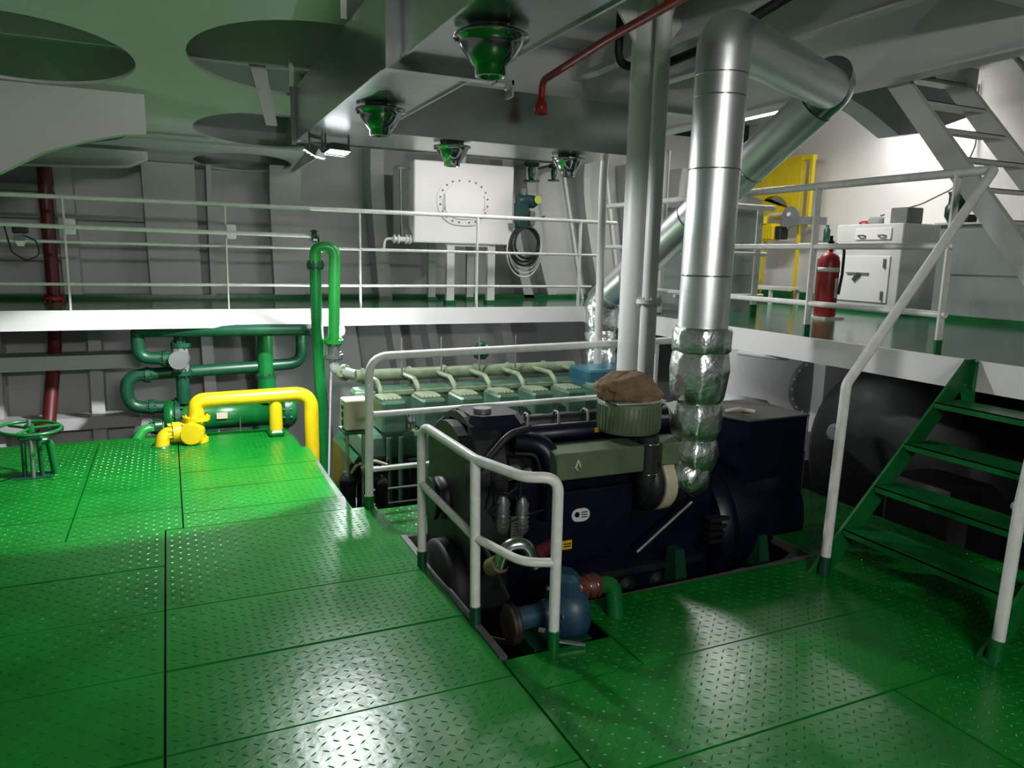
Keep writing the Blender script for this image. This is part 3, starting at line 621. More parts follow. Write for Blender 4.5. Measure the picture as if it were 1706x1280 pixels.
# slim white stand pipes before the hull
one('stand_pipe', MB().sweep(fillet([(3.98,6.12,3.19),(3.74,6.12,3.19),(3.72,6.12,2.4),(3.74,6.12,.7)],.08,8), .038, 14), 'white_paint', 'slim white upright pipe bending over at top behind the duct end', 'pipe')
one('stand_pipe', MB().sweep(fillet([(5.1,9.0,2.95),(4.85,8.95,2.93),(4.8,8.9,2.75),(5.12,8.85,1.15)],.15,6), .028, 10), 'white_paint', 'bent white pipe leaning against the hull right of hanging valves', 'pipe')
one('stand_pipe', MB().cyl((5.75,8.9,1.15),(5.45,8.95,2.95),.03,seg=10), 'white_paint', 'straight white pipe leaning against the hull next to pillar', 'pipe')
one('stand_pipe', MB().cyl((4.62,6.4,2.78),(4.62,6.4,1.16),.035,seg=12), 'white_paint', 'white upright pipe just left of the big exhaust pipe', 'pipe')
v = T('valve', 'black valve on the hull seen between pillar and exhaust pipe', 'valve', (5.95,8.6,2.6), 'valves hanging by the hull frames')
MB().lathe((5.95,8.6,2.62),(0,0,1),[(0,.08),(.015,.08),(.016,.03),(.06,.04),(.13,.045),(.16,.03)],16).build('body', 'dark_green', v)
MB().box(5.87,6.03,8.55,8.65,2.78,2.84,.02).build('bonnet', 'rubber', v)
MB().bar((5.95,8.62,2.81),(5.95,9.1,2.81),.03,.03).build('mount_arm', 'mid_grey', v)
sb = T('flanged_pipe', 'white flanged pipe strapped to the front of the thick pillar', 'pipe', (3.13,4.36,0))
MB().cyl((3.01,4.28,1.40),(3.01,4.28,3.44),.052,seg=16).build('upper_pipe', 'white_paint', sb)
MB().cyl((3.01,4.28,-.2),(3.01,4.28,1.40),.058,seg=16).build('lower_pipe', 'white_paint', sb)
flange(MB(), (3.01,4.28,1.415), (0,0,1), .088, .014, 8).build('flange', 'white_paint', sb)

# red pipe with funnel
rf = T('sprinkler_pipe', 'red pipe with a flared funnel end hanging below the ceiling', 'pipe', (2.45,4.8,2.7))
MB().sweep(fillet([(2.415,4.84,2.76),(2.42,4.84,2.90),(2.36,3.9,2.94),(2.32,2.9,2.96),(2.3,.5,2.98)],.09,8), .024, 12).build('tube', 'red', rf)
MB().lathe((2.415,4.84,2.79),(0,0,-1),[(0,.024),(.02,.03),(.05,.042),(.11,.05),(.11,.044),(.02,.02)],16).build('funnel', 'red', rf)
MB().bar((2.33,3.3,2.96),(2.33,3.3,3.2),.02,.02).build('hanger', 'red', rf)
bh = T('black_hose', 'thick black hose hooked under the ceiling behind the pillar', 'hose', (2.95,4.7,3.0))
MB().sweep(fillet([(2.98,4.76,3.44),(2.97,4.76,3.06),(3.22,4.72,3.04),(3.24,4.2,3.06),(3.12,3.3,3.12),(3.1,2.2,3.14)],.09,8), .03, 12).build('tube', 'rubber', bh)
MB().box(3.02,3.18,2.35,2.45,3.13,3.19).build('clamp', 'mid_grey', bh)

# ================================================================== EXHAUST PIPES
EX = (2.685, 3.30)
e1 = T('exhaust_pipe', 'shiny metal-clad exhaust pipe rising from the blue generator to ceiling', 'pipe', (EX[0],EX[1],.4))
def lean(z): return EX[0]+(z-1.27)*.012
sec = [(1.26,1.62),(1.62,2.18),(2.18,2.55),(2.55,2.66)]
for z0, z1 in sec: 
    c = MB().cyl((lean(z0),EX[1],z0+.003),(lean(z1),EX[1],z1-.003),.137,seg=36,caps=False).build('cladding_section', 'cladding', e1)
for z in (1.62,2.18,2.55,2.66): MB().torus((lean(z),EX[1],z),(0,0,1),.138,.004,36,6).build('joint_bead', 'steel', e1)
pts = fillet([(lean(2.66),EX[1],2.66),(lean(2.9),EX[1],2.865),(lean(2.9)+.35,EX[1]+.165,2.875)],.22,6)
MB().sweep(pts,.140,36).build('elbow', 'cladding', e1)
A = Vector((lean(2.9)+.30,EX[1]+.14,2.872)); B = Vector((4.22,4.02,2.90))
MB().sweep([A, A.lerp(B,.5), B],.138,36).build('horizontal_section', 'cladding', e1)
# foil wrap
wr = T('foil_wrap', 'crinkled aluminium foil wrapping on the lower end of exhaust pipe', 'insulation', (2.7,3.3,.40))
prof = [(0,.175),(.03,.185),(.07,.165),(.10,.15)]
MB().lathe((lean(1.28),EX[1],1.34),(0,0,-1),[(0,.150),(.02,.165),(.08,.158),(.13,.160),(.14,.150)],40,.10).build('foil_band', 'foil', wr)
MB().lathe((lean(1.15),EX[1],1.205),(0,0,-1),[(0,.148),(.02,.158),(.10,.162),(.20,.158),(.26,.145),(.29,.124)],40,.09).build('foil_band', 'foil', wr)
MB().lathe((lean(.8),EX[1],.915),(0,0,-1),[(0,.124),(.02,.138),(.08,.145),(.14,.143),(.19,.128),(.21,.115)],40,.10).build('foil_band', 'foil', wr)
MB().lathe((lean(.6),EX[1],.705),(0,0,-1),[(0,.115),(.02,.132),(.08,.140),(.15,.125),(.20,.10)],40,.12).build('foil_band', 'foil', wr)
MB().lathe((lean(.5)+.0,EX[1]+.0,.545),(-.55,-.05,-.8),[(-.02,.105),(.03,.125),(.08,.13),(.13,.11),(.16,.08)],40,.16).build('foil_tail', 'foil', wr)
# second exhaust: foil base, diagonal run
e2 = T('exhaust_pipe', 'diagonal metal-clad exhaust pipe from the main engine crossing behind the pillar', 'pipe', (4.0,6.5,.6))
D0, D1 = Vector((4.0,6.50,1.28)), Vector((4.33,4.22,2.84))
for k in range(4):
    MB().sweep([D0.lerp(D1,k/4+.003), D0.lerp(D1,(k+1)/4-.003)], .155, 32).build('cladding_section', 'cladding', e2)
MB().sweep(fillet([D1, D1+(D1-D0).normalized()*.16, Vector((4.22,4.02,2.98))],.1), .150, 28).build('mitred_elbow', 'steel', e2)
for k in range(1,4): MB().torus(D0.lerp(D1,k/4), D1-D0, .157, .004, 32, 6).build('joint_bead', 'steel', e2)
for k in (.82,.88):
    c = D0.lerp(D1,k)+Vector((-.05,-.14,.05)); MB().box(c.x-.02,c.x+.02,c.y-.02,c.y+.02,c.z-.015,c.z+.015).build('latch', 'steel', e2)
MB().sweep([(4.0,6.5,1.22),(4.0,6.5,1.27),D0.lerp(D1,.06)], [.155,.168,.165], 32).build('foil_elbow', 'foil', e2)
MB().lathe((4.0,6.50,1.27),(0,0,-1),[(-.06,.13),(0,.175),(.06,.185),(.13,.16),(.15,.165),(.28,.158),(.31,.15),(.33,.165),(.46,.16),(.50,.15),(.52,.163),(.66,.155),(.72,.14)],40,.10).build('foil_wrap', 'foil', e2)

# ================================================================== MAIN ENGINE
me_ = T('main_engine', 'large green marine diesel main engine behind the white railing', 'engine', (2.7,6.1,-1.0))
MB().box(1.30,4.1,5.75,6.75,-.95,.05,.04).build('crankcase', 'dark_green', me_)
MB().box(1.35,4.05,5.72,6.5,.05,.26,.03).build('cylinder_block', 'engine_green', me_)
for i in range(7):
    x = 1.50+.335*i; 
    h = MB().box(x,x+.20,5.68,6.02,.27,.53,.018).build('rocker_cover', 'engine_green', me_)
    mb = MB(); mb.prism([(x+.01,5.72),(x+.17,5.72),(x+.19,5.78),(x+.19,5.94),(x+.15,5.99),(x+.03,5.99),(x+.005,5.94),(x+.005,5.78)], lambda u,v,d:(u,v,d), .53, .545)
    mb.build('cover_plate', 'engine_pale', h)
    mb = MB()
    for q in range(5): mb.cyl((x+.03+.035*q,5.735,.545),(x+.03+.035*q,5.735,.552),.006,seg=6)
    mb.build('bolts', 'grey_metal', h)
    MB().box(x+.22,x+.31,5.74,5.95,.20,.27,.02).build('head_base', 'engine_pale', me_)
    mb = MB()
    for q in range(3): mb.lathe((x+.24+.03*q,5.80,.27),(0,0,1),[(0,.012),(.04,.012),(.045,.016),(.07,.016),(.075,.01),(.12,.008)],8)
    mb.build('valve_spring', 'grey_metal', me_)
    MB().sweep(fillet([(x+.09,6.55,.61),(x+.09,6.2,.62),(x+.09,6.08,.56),(x+.09,6.05,.40)],.08), .022, 10).build('branch_pipe', 'engine_pale', me_)
    MB().cyl((x+.05,5.68,.24),(x+.05,5.68,-.32),.022,seg=10).build('push_rod_tube', 'engine_green', me_)
    MB().cyl((x+.15,5.68,.24),(x+.15,5.68,-.32),.022,seg=10).build('push_rod_tube', 'engine_green', me_)
    MB().box(x-.02,x+.22,5.70,5.74,-.72,-.38,.02).build('crankcase_door', 'engine_dark', me_)
    mb = MB(); mb.cyl((x+.25,5.66,.02),(x+.25,5.66,-.28),.035,seg=10); mb.cyl((x+.25,5.66,.05),(x+.25,5.66,.02),.045,seg=10); mb.build('fuel_pump', 'engine_dark', me_)
MB().cyl((1.50,6.6,.60),(3.74,6.6,.60),.058,seg=18).build('water_manifold', 'engine_pale', me_)
mb = MB()
for x in (1.56,2.0,2.34,2.67,3.0,3.4): mb.cyl((x-.012,6.6,.60),(x+.012,6.6,.60),.072,seg=18)
mb.build('manifold_flange', 'engine_pale', me_)
for x in (1.9,2.28,2.66,3.04): MB().cyl((x,6.5,.62),(x,6.5,.95),.008,seg=6).build('vent_rod', 'mid_grey', me_)
MB().box(1.42,3.7,6.28,6.52,.28,.52,.03).build('charge_air_receiver', 'engine_green', me_)
MB().box(1.42,3.7,6.27,6.30,.47,.51,.005).build('receiver_flange', 'engine_pale', me_)
MB().cyl((1.40,6.3,.40),(1.41,6.3,.40),.05,seg=12).build('yellow_end_cap', 'label_yellow', me_)
mb = MB()
for z in (-.16,-.28): mb.cyl((1.4,5.60,z),(3.9,5.60,z),.012,seg=8)
mb.build('fuel_line', 'grey_metal', me_)
for z in (.02,): MB().cyl((1.4,5.62,z),(3.9,5.62,z),.016,seg=8).build('control_rod', 'grey_metal', me_)
MB().box(3.55,4.25,5.95,6.35,.30,.66,.02).build('blue_cooler', 'blue_teal', me_)
mb = MB(); mb.cyl((1.2,5.9,-.5),(1.3,5.9,-.5),.28,seg=24); mb.build('front_cover', 'dark_green', me_)
for x, z, r_, h_ in ((1.16,-.12,.06,.3),(1.30,-.10,.055,.28),(1.42,-.16,.05,.26)):
    mb = MB(); mb.lathe((x,5.42,z-h_/2),(0,0,1),[(0,r_*.7),(.02,r_),(h_-.05,r_),(h_-.03,r_*1.1),(h_,r_*1.1),(h_+.04,r_*.5)],16); mb.build('oil_filter', 'engine_dark', me_)
mb = MB()
for k in range(7):
    a = random.uniform(1.1,1.5); b = random.uniform(1.1,1.5); z = random.uniform(.05,.2)
    mb.sweep(fillet([(a,5.42,-.05),(a+.02,5.40,z),(b,5.43,z+.03),(b,5.5,random.uniform(-.4,0))],.06), random.choice((.009,.013,.016)), 8)
mb.build('hoses', 'rubber', me_)
mb = MB()
for a, b in (((1.15,5.4,.02),(1.32,5.38,.10)),((1.25,5.37,.10),(1.45,5.36,.11)),((1.2,5.4,-.45),(1.35,5.35,-.28))): mb.sweep(fillet([a, ((a[0]+b[0])/2, a[1], b[2]+.04), b],.05), .013, 8)
mb.build('fuel_pipes', 'cream', me_)
MB().box(1.28,4.2,5.0,5.7,-.72,-.68).build('side_tray', 'engine_dark', me_)
mb = MB()
for x in (1.55,1.9,2.25,2.6): mb.box(x,x+.25,5.3,5.6,-.68,-.55,.02)
mb.build('tray_box', 'engine_dark', me_)
MB().cyl((3.95,6.0,.30),(3.9,5.9,-.3),.14,seg=16).build('turbocharger', 'engine_dark', me_)
ib = T('instrument_box', 'cream instrument box on a post at the front of main engine', 'box', (1.2,5.35,-.3))
b = MB().box(1.12,1.30,5.28,5.46,.42,.64,.008).build('case', 'cream', ib)
for z in (.585,.525,.465): MB().cyl((1.12,5.37,z),(1.112,5.37,z),.022,seg=12).build('dial', 'rubber', b)
MB().box(1.11,1.31,5.27,5.47,.39,.415).build('tray', 'dark_green', ib)
for x in (1.15,1.27): MB().cyl((x,5.37,.39),(x,5.40,-.5),.014,seg=8).build('post', 'engine_pale', ib)
# dark blob of valve gear behind railing
one('green_valve', MB().ball((2.72,6.6,.80),.09,jit=.3,js=4), 'dark_green', 'small dark green valve on top of the main engine manifold', 'valve')

# ================================================================== GENERATOR
ge = T('generator', 'dark navy diesel generator set standing in the floor opening', 'generator', (2.5,3.75,-.9))
MB().box(1.52,3.0,3.46,4.02,-.45,.50,.03).build('engine_block', 'navy', ge)
MB().box(1.60,2.95,3.54,3.94,.50,.68,.04).build('cylinder_head', 'engine_dark', ge)
MB().lathe((1.70,3.56,.735),(1,0,0),[(0,.03),(.02,.055),(1.15,.055),(1.17,.03)],14).build('fuel_rail_cover', 'navy', ge)
MB().lathe((1.60,3.72,.76),(1,0,0),[(0,.03),(.02,.05),(1.3,.05),(1.32,.03)],14).build('manifold', 'engine_dark', ge)
for i in range(6): 
    x = 1.72+.19*i
    MB().box(x,x+.13,3.70,3.92,.68,.77,.02).build('rocker_cover', 'engine_dark', ge)
for i in range(6):
    x = 1.75+.19*i; MB().sweep(fillet([(x,3.56,.78),(x+.02,3.6,.84),(x+.05,3.7,.83),(x+.05,3.75,.77)],.03), .008, 6).build('injector_pipe', 'mid_grey', ge)
MB().box(2.14,2.20,3.498,3.503,.735,.76).build('orange_tag', 'orange_tag', ge)
# front timing case with round top and pulley
pf = [(3.40,-.5),(4.05,-.5),(4.1,.2),(4.05,.6)]+[(3.73+.32*math.cos(a), .60+.26*math.sin(a)) for a in [math.pi*k/10 for k in range(1,10)]]+[(3.40,.6),(3.36,.2)]
MB().prism(pf, lambda u,v,d:(d,u,v), 1.40, 1.56).build('timing_case', 'engine_dark', ge)
MB().prism([(u*.9+.37,v*.93+.01) for u, v in pf], lambda u,v,d:(d,u,v), 1.34, 1.40).build('front_guard', 'black', ge)
MB().lathe((1.36,3.62,-.10),(-1,0,0),[(0,.26),(.02,.27),(.10,.27),(.12,.24),(.125,.1)],32).build('flywheel_guard', 'black', ge)
MB().lathe((1.34,3.78,.36),(-1,0,0),[(0,.12),(.03,.12),(.035,.10),(.05,.10),(.055,.12),(.08,.12)],24).build('fan_pulley', 'engine_dark', ge)
MB().box(1.40,1.74,3.52,3.90,.70,.86,.05).build('header_tank', 'navy', ge)
MB().cyl((1.52,3.66,.86),(1.52,3.66,.885),.05,seg=16).build('filler_cap', 'grey_metal', ge)
MB().sweep(fillet([(1.66,3.50,.72),(1.78,3.42,.71),(1.83,3.38,.58),(1.82,3.38,.32)],.14,8), .062, 16).build('intake_bend', 'navy', ge)
MB().sweep(fillet([(1.40,3.40,.62),(1.55,3.37,.80),(1.70,3.45,.80)],.1), .02, 10).build('coolant_hose', 'rubber', ge)
MB().sweep(fillet([(1.37,3.95,.2),(1.36,4.0,.7),(1.45,3.9,.82)],.12), .022, 10).build('coolant_hose', 'rubber', ge)
mb = MB(); mb.lathe((1.60,3.40,.60),(-.2,-1,.1),[(0,.03),(.05,.03),(.055,.02),(.08,.02)],10); mb.lathe((1.56,3.40,.56),(1,-.2,.2),[(0,.02),(.09,.02),(.1,.028),(.13,.028)],10)
mb.build('solenoid', 'grey_metal', ge)
for x, z in ((1.52,.42),(1.63,.40)):
    mb = MB(); mb.lathe((x,3.36,z-.14),(0,0,1),[(0,.025),(.02,.036),(.10,.036),(.11,.03),(.16,.04),(.2,.02)],12)
    for q in range(4): mb.torus((x,3.36,z-.10+.025*q),(0,0,1),.037,.004,14,5)
    mb.build('fuel_filter', 'grey_metal', ge)
mb = MB()
for k in range(12):
    a = (random.uniform(1.42,1.8),3.38,random.uniform(.3,.75)); b = (random.uniform(1.42,1.8),3.38,random.uniform(.2,.6))
    mb.sweep(fillet([a,((a[0]+b[0])/2,3.33,max(a[2],b[2])),b],.05), random.choice((.006,.009)), 6)
mb.build('wiring_pipes', 'rubber', ge)
bx = MB().box(1.78,2.32,3.26,3.46,.555,.70,.008).build('heat_shield', 'khaki', ge)
MB().box(2.44,2.62,3.26,3.46,.575,.70,.008).build('heat_shield', 'khaki', ge)
mb = MB(); mb.bar((1.90,3.255,.66),(1.885,3.255,.62),.006,.006,(0,1,0)); mb.bar((1.90,3.255,.66),(1.915,3.255,.62),.006,.006,(0,1,0)); mb.bar((1.88,3.255,.625),(1.9,3.255,.605),.006,.006,(0,1,0)); mb.build('stamped_mark', 'label_white', bx)
pa = MB().box(1.88,2.36,3.40,3.47,.02,.44,.012).build('crankcase_door', 'navy', ge)
MB().prism(stadium(2.01,.30,.115,.075,6), lambda u,v,d:(u,d,v), 3.393, 3.40).build('maker_label', 'label_white', pa)
mb = MB(); mb.cyl((1.985,3.393,.305),(1.985,3.390,.305),.016,seg=12)
for q in range(3): mb.box(2.012,2.05,3.390,3.393,.285+.014*q,.290+.014*q)
mb.build('label_print', 'navy', pa)
MB().box(1.565,1.635,3.35,3.362,.24,.36).build('data_plate', 'grey_metal', ge)
mb = MB(); 
for q in range(6): mb.box(1.575,1.625,3.348,3.35,.255+.016*q,.259+.016*q)
mb.build('data_plate_print', 'rubber', ge)
yl_ = MB().box(1.86,1.955,3.385,3.395,.115,.165).build('warning_label', 'label_yellow', ge)
mb = MB(); mb.prism([(1.867,.125),(1.895,.125),(1.881,.155)], lambda u,v,d:(u,d,v), 3.382, 3.385)
for q in range(2): mb.box(1.905,1.948,3.382,3.385,.13+.014*q,.136+.014*q)
mb.build('label_print', 'rubber', yl_)
MB().box(1.90,2.9,3.42,3.47,-.12,-.08).build('sump_rail', 'engine_dark', ge)
MB().box(1.60,2.95,3.50,3.98,-.85,-.45,.06).build('oil_sump', 'navy', ge)
for i in range(4): MB().lathe((1.95+.22*i,3.47,-.22),(0,-1,0),[(0,.07),(.02,.07),(.03,.03),(.05,.03)],12).build('inspection_cap', 'engine_dark', ge)
# air filter and neck
fz = .745
MB().lathe((2.335,3.46,fz),(0,0,1),[(-.02,.10),(0,.17),(.005,.178),(.17,.178),(.175,.172)],40).build('air_filter', 'khaki', ge)
mb = MB()
for k in range(44):
    a = 2*math.pi*k/44; c, s_ = math.cos(a), math.sin(a)
    mb.bar((2.335+.179*c,3.46+.179*s_,fz+.02),(2.335+.179*c,3.46+.179*s_,fz+.155),.008,.006,(c,s_,0))
mb.build('filter_pleats', 'khaki', ge)
MB().sweep(fillet([(2.375,3.31,.74),(2.375,3.31,.48),(2.42,3.36,.36)],.1), .056, 18).build('filter_neck', 'rubber', ge)
for z in (.70,.53): MB().torus((2.375,3.31,z),(0,0,1),.058,.006,20,6).build('hose_clamp', 'chrome', ge)
# turbo
MB().lathe((2.36,3.40,.45),(1,0,0),[(0,.07),(.02,.15),(.08,.17),(.10,.15),(.14,.09)],28).build('turbo_compressor', 'engine_dark', ge)
MB().lathe((2.46,3.40,.45),(1,0,0),[(0,.165),(.01,.17),(.07,.17),(.08,.165)],32).build('turbo_band', 'cream', ge)
MB().lathe((2.55,3.38,.45),(1,0,0),[(0,.09),(.03,.14),(.10,.14),(.14,.08)],24).build('turbo_turbine', 'engine_dark', ge)
MB().cyl((2.30,3.26,.09),(2.66,3.26,.34),.010,seg=8).build('dipstick_rod', 'grey_metal', ge)
# bell housing + alternator
MB().lathe((2.98,3.74,.02),(1,0,0),[(0,.40),(.05,.43),(.10,.43),(.12,.38)],36).build('bell_housing', 'navy', ge)
al = MB().lathe((3.08,3.74,.05),(1,0,0),[(0,.38),(.02,.39),(.55,.39),(.60,.36),(.64,.30)],40).build('alternator', 'navy', ge)
mb = MB()
for q in range(4): mb.box(2.88,3.02,3.34,3.40,.02+.045*q,.045+.045*q)
mb.build('vent_slat', 'engine_dark', al)
tb = MB().prism([(3.235,3.465),(3.735,3.485),(3.735,4.02),(3.38,4.02),(3.10,3.75)], lambda u,v,d:(u,v,d), .22, .725).build('terminal_box', 'navy', ge)
MB().prism([(3.225,3.455),(3.745,3.475),(3.745,4.03),(3.375,4.03),(3.09,3.75)], lambda u,v,d:(u,v,d), .725, .735).build('terminal_lid', 'box_top_grey', tb)
MB().box(1.5,3.7,3.44,3.54,-.78,-.55).build('base_frame', 'navy', ge)
MB().box(1.5,3.7,3.94,4.04,-.78,-.55).build('base_frame', 'navy', ge)
for x in (2.66,3.3):
    mb = MB(); mb.hexa([(x-.05,3.28,-.30),(x+.05,3.28,-.30),(x+.05,3.42,-.30),(x-.05,3.42,-.30),(x-.03,3.34,.02),(x+.03,3.34,.02),(x+.03,3.42,.02),(x-.03,3.42,.02)]); mb.box(x-.08,x+.08,3.2,3.42,-.33,-.30); mb.cyl((x,3.24,-.30),(x,3.24,-.22),.02,seg=8)
    mb.build('engine_mount', 'dark_green', ge)
one('cloth_scrap', MB().sweep(fillet([(3.26,3.72,.738),(3.32,3.66,.76),(3.38,3.68,.745),(3.42,3.62,.742)],.03), .013, 8), 'cream', 'small scrap of cloth lying on the grey terminal box lid', 'rag')
# bag
bgm = MB(); seg, rings = 60, 30; vs = []
for i in range(rings+1):
    th = math.pi*i/rings
    for k in range(seg):
        a = 2*math.pi*k/seg; d = Vector((math.sin(th)*math.cos(a), math.sin(th)*math.sin(a), math.cos(th)))
        q = 1+.22*noise.noise(d*1.9+Vector((5,0,1)))+.16*abs(noise.noise(d*5+Vector((3,1,2))))+.09*abs(noise.noise(d*11))
        zz = d.z*.095*q; 
        if zz < -.045: zz = -.045
        vs.append((2.325+d.x*(.165 if d.x > 0 else .185)*q, 3.45+d.y*.15*q, .975+zz*1.05-.012*d.x))
bgm.add(vs, [(i*seg+k,(i+1)*seg+k,(i+1)*seg+(k+1)%seg,i*seg+(k+1)%seg) for i in range(rings) for k in range(seg)], True)
one('cloth_bag', bgm, 'brown_cloth', 'crumpled brown cloth lying on top of the round air filter', 'cloth')
mb = MB(); mb.add([(2.17,3.32,.922),(2.36,3.27,.926),(2.50,3.34,.923),(2.50,3.58,.924),(2.2,3.6,.924),(2.17,3.32,.926),(2.36,3.26,.93),(2.50,3.34,.927),(2.50,3.58,.928),(2.2,3.6,.928)], [(4,3,2,1,0),(5,6,7,8,9),(0,1,6,5),(1,2,7,6),(2,3,8,7),(3,4,9,8),(4,0,5,9)])
mb.add([(2.44,3.275,.925),(2.54,3.30,.925),(2.50,3.27,.86),(2.44,3.27,.929),(2.54,3.295,.929),(2.50,3.265,.862)], [(0,1,2),(5,4,3),(0,3,4,1),(1,4,5,2),(2,5,3,0)])
one('paper_sheet', mb, 'paper', 'white sheet of paper under the brown cloth on the air filter', 'paper')
# raw water pump in front
pu = T('water_pump', 'blue belt-driven water pump beside the guard rail post', 'pump', (1.6,2.85,-.05))
MB().lathe((1.50,2.86,.06),(1,-.05,0),[(0,.06),(.06,.06),(.07,.12),(.16,.13),(.20,.12),(.21,.05)],24).build('pump_body', 'pump_blue', pu)
MB().box(1.57,1.68,2.78,2.92,.05,.26,.03).build('volute', 'pump_blue', pu)
MB().cyl((1.38,2.86,.06),(1.50,2.86,.06),.055,seg=18).build('bearing_housing', 'pump_blue', pu)
MB().lathe((1.33,2.86,.04),(1,0,0),[(0,.085),(.01,.095),(.02,.082),(.03,.095),(.04,.088),(.045,.03)],24).build('pulley', 'wood_brown', pu)
mb = MB(); mb.bar((1.35,2.90,.15),(1.36,3.50,.42),.012,.022); mb.bar((1.35,2.88,-.06),(1.36,3.45,-.30),.012,.022); mb.build('drive_belt', 'rubber', pu)
MB().box(1.42,1.72,2.76,2.96,-.12,-.05).build('base', 'dark_green', pu)
mb = MB()
for a in range(6): mb.cyl((1.555,2.86+.10*math.cos(a),.07+.10*math.sin(a)),(1.585,2.86+.10*math.cos(a),.07+.10*math.sin(a)),.012,seg=6)
mb.build('bolts', 'grey_metal', pu)
ho = T('suction_pipe', 'green pipe with a red hose joint running from the pump into the floor', 'pipe', (1.8,2.85,0))
MB().lathe((1.64,2.85,.16),(1,.02,0),[(0,.05),(.01,.058),(.06,.058),(.065,.054),(.10,.054),(.105,.058),(.15,.058),(.16,.05)],18).build('hose_joint', 'rust_red', ho)
MB().sweep(fillet([(1.78,2.853,.16),(1.88,2.85,.155),(1.89,2.82,-.02)],.09,8), .042, 14).build('bend', 'pipe_green', ho)
mb = MB()
for x in (1.68,1.73,1.77): mb.torus((x,2.852,.16),(1,0,0),.058,.004,18,5)
mb.build('clip', 'chrome', ho)
hp = T('discharge_pipe', 'bare silver pipe elbow with red hose above the blue pump', 'pipe', (1.5,3.0,.25))
MB().sweep(fillet([(1.36,3.02,.26),(1.38,3.0,.36),(1.47,2.98,.37),(1.52,2.97,.25)],.07,8), .035, 14).build('elbow', 'steel', hp)
MB().sweep(fillet([(1.50,3.0,.28),(1.56,3.02,.29),(1.66,3.1,.28)],.04), .036, 14).build('hose', 'dark_red', hp)
MB().cyl((1.36,3.02,.27),(1.35,3.1,.22),.045,seg=14).build('stub', 'brown_pipe', hp)
# ================================================================== RIGHT PLATFORM OBJECTS
cb = T('cabinet', 'light grey steel cabinet with hatch doors against the white bulkhead', 'cabinet', (7.8,6.2,1.15))
MB().box(7.3,8.27,5.72,6.62,1.16,2.16,.01).build('body', 'white_paint', cb)
d = MB().box(7.285,7.3,5.86,6.34,1.98,2.11,.004).build('upper_hatch', 'white_clean', cb)
for y in (5.97,6.24): MB().sweep(fillet([(7.285,y+.05,2.02),(7.25,y+.03,2.03),(7.25,y-.03,2.03),(7.285,y-.05,2.02)],.02), .010, 6).build('handle', 'grey_metal', d)
d = MB().box(7.285,7.3,5.84,6.55,1.28,1.80,.004).build('door', 'white_clean', cb)
for z in (1.72,1.36): MB().bar((7.28,5.90,z-.05),(7.28,5.90,z+.05),.03,.02).build('latch', 'grey_metal', d)
MB().bar((7.275,6.30,1.52),(7.27,6.22,1.60),.04,.02,(1,0,0)).build('lever', 'chrome', d)
MB().box(7.265,7.285,6.10,6.40,1.595,1.61).build('label_holder', 'mid_grey', d)
MB().box(7.29,8.27,5.71,6.63,1.15,1.20).build('painted_foot', 'pipe_green', cb)
one('control_box', MB().box(7.35,7.6,5.62+.11,5.95,2.16,2.33,.01), 'mid_grey', 'dark grey box standing on the cabinet nearest its corner', 'box')
one('white_box', MB().box(7.4,7.55,5.97,6.07,2.16,2.31,.01), 'white_clean', 'small white box between two grey boxes on cabinet', 'box')
one('tool_case', MB().box(7.36,7.6,6.08,6.26,2.16,2.24,.02), 'grey_paint', 'low grey case lying on the cabinet', 'box')
one('red_case', MB().lathe((7.5,6.37,2.16),(0,0,1),[(0,.09),(.03,.09),(.045,.06),(.05,0.0)],20), 'red', 'flat red lid lying at the far end of cabinet top', 'lid')
one('wall_cable', MB().sweep(fillet([(7.5,6.2,2.26),(7.9,6.0,2.40),(8.2,5.8,2.60),(8.28,5.7,3.05),(8.28,5.75,3.7)],.3), .010, 6), 'mid_grey', 'thin cable drooping from the deck down to the cabinet top', 'cable')
# switchboard behind the upper ladder
sw = T('switchboard', 'greenish grey switchboard box behind the foot of upper ladder', 'switchboard', (7.4,4,1.15))
MB().box(7.30,8.27,3.2,5.3,1.15,2.12,.01).build('body', 'grey_paint', sw)
MB().box(7.29,7.3,3.3,5.2,1.62,1.63).build('seam', 'mid_grey', sw)
MB().box(7.28,8.27,3.19,5.31,1.15,1.21).build('painted_foot', 'pipe_green', sw)
MB().box(7.26,8.27,3.15,5.34,2.12,2.14).build('lid', 'white_paint', sw)
si = T('alarm_horn', 'dark green horn standing on the grey switchboard', 'horn', (7.35,5.2,2.14))
MB().lathe((7.36,5.18,2.14),(0,0,1),[(0,.07),(.02,.08),(.07,.11),(.16,.11),(.20,.085),(.28,.085),(.31,.10),(.32,.05)],18).build('body', 'dark_green', si)
MB().box(7.30,7.44,5.0,5.12,2.14,2.22,.015).build('base', 'rubber', si)
# extinguisher
fe = T('fire_extinguisher', 'red fire extinguisher with white strap standing on the side platform', 'fire extinguisher', (6.09,5.58,1.15))
MB().lathe((6.09,5.58,1.17),(0,0,1),[(0,.098),(.01,.103),(.54,.103),(.60,.09),(.645,.05),(.65,.03),(.70,.028)],28).build('cylinder', 'red', fe)
mb = MB(); mb.cyl((6.09,5.58,1.86),(6.09,5.58,1.93),.028,seg=12); mb.bar((6.09,5.58,1.93),(6.0,5.50,1.97),.03,.012); mb.bar((6.09,5.58,1.90),(6.0,5.50,1.89),.03,.012); mb.build('valve_head', 'rubber', fe)
MB().sweep(fillet([(6.12,5.55,1.90),(6.18,5.49,1.86),(6.16,5.47,1.6),(6.12,5.46,1.40)],.08), .014, 10).build('hose', 'rubber', fe)
mb = MB(); mb.lathe((6.09,5.58,1.62),(0,0,1),[(0,.105),(0.0,.107),(.045,.107),(.045,.105)],28); mb.build('strap', 'rail_white', fe)
pa = [2*math.pi*k/28 for k in range(28)]
mb = MB(); 
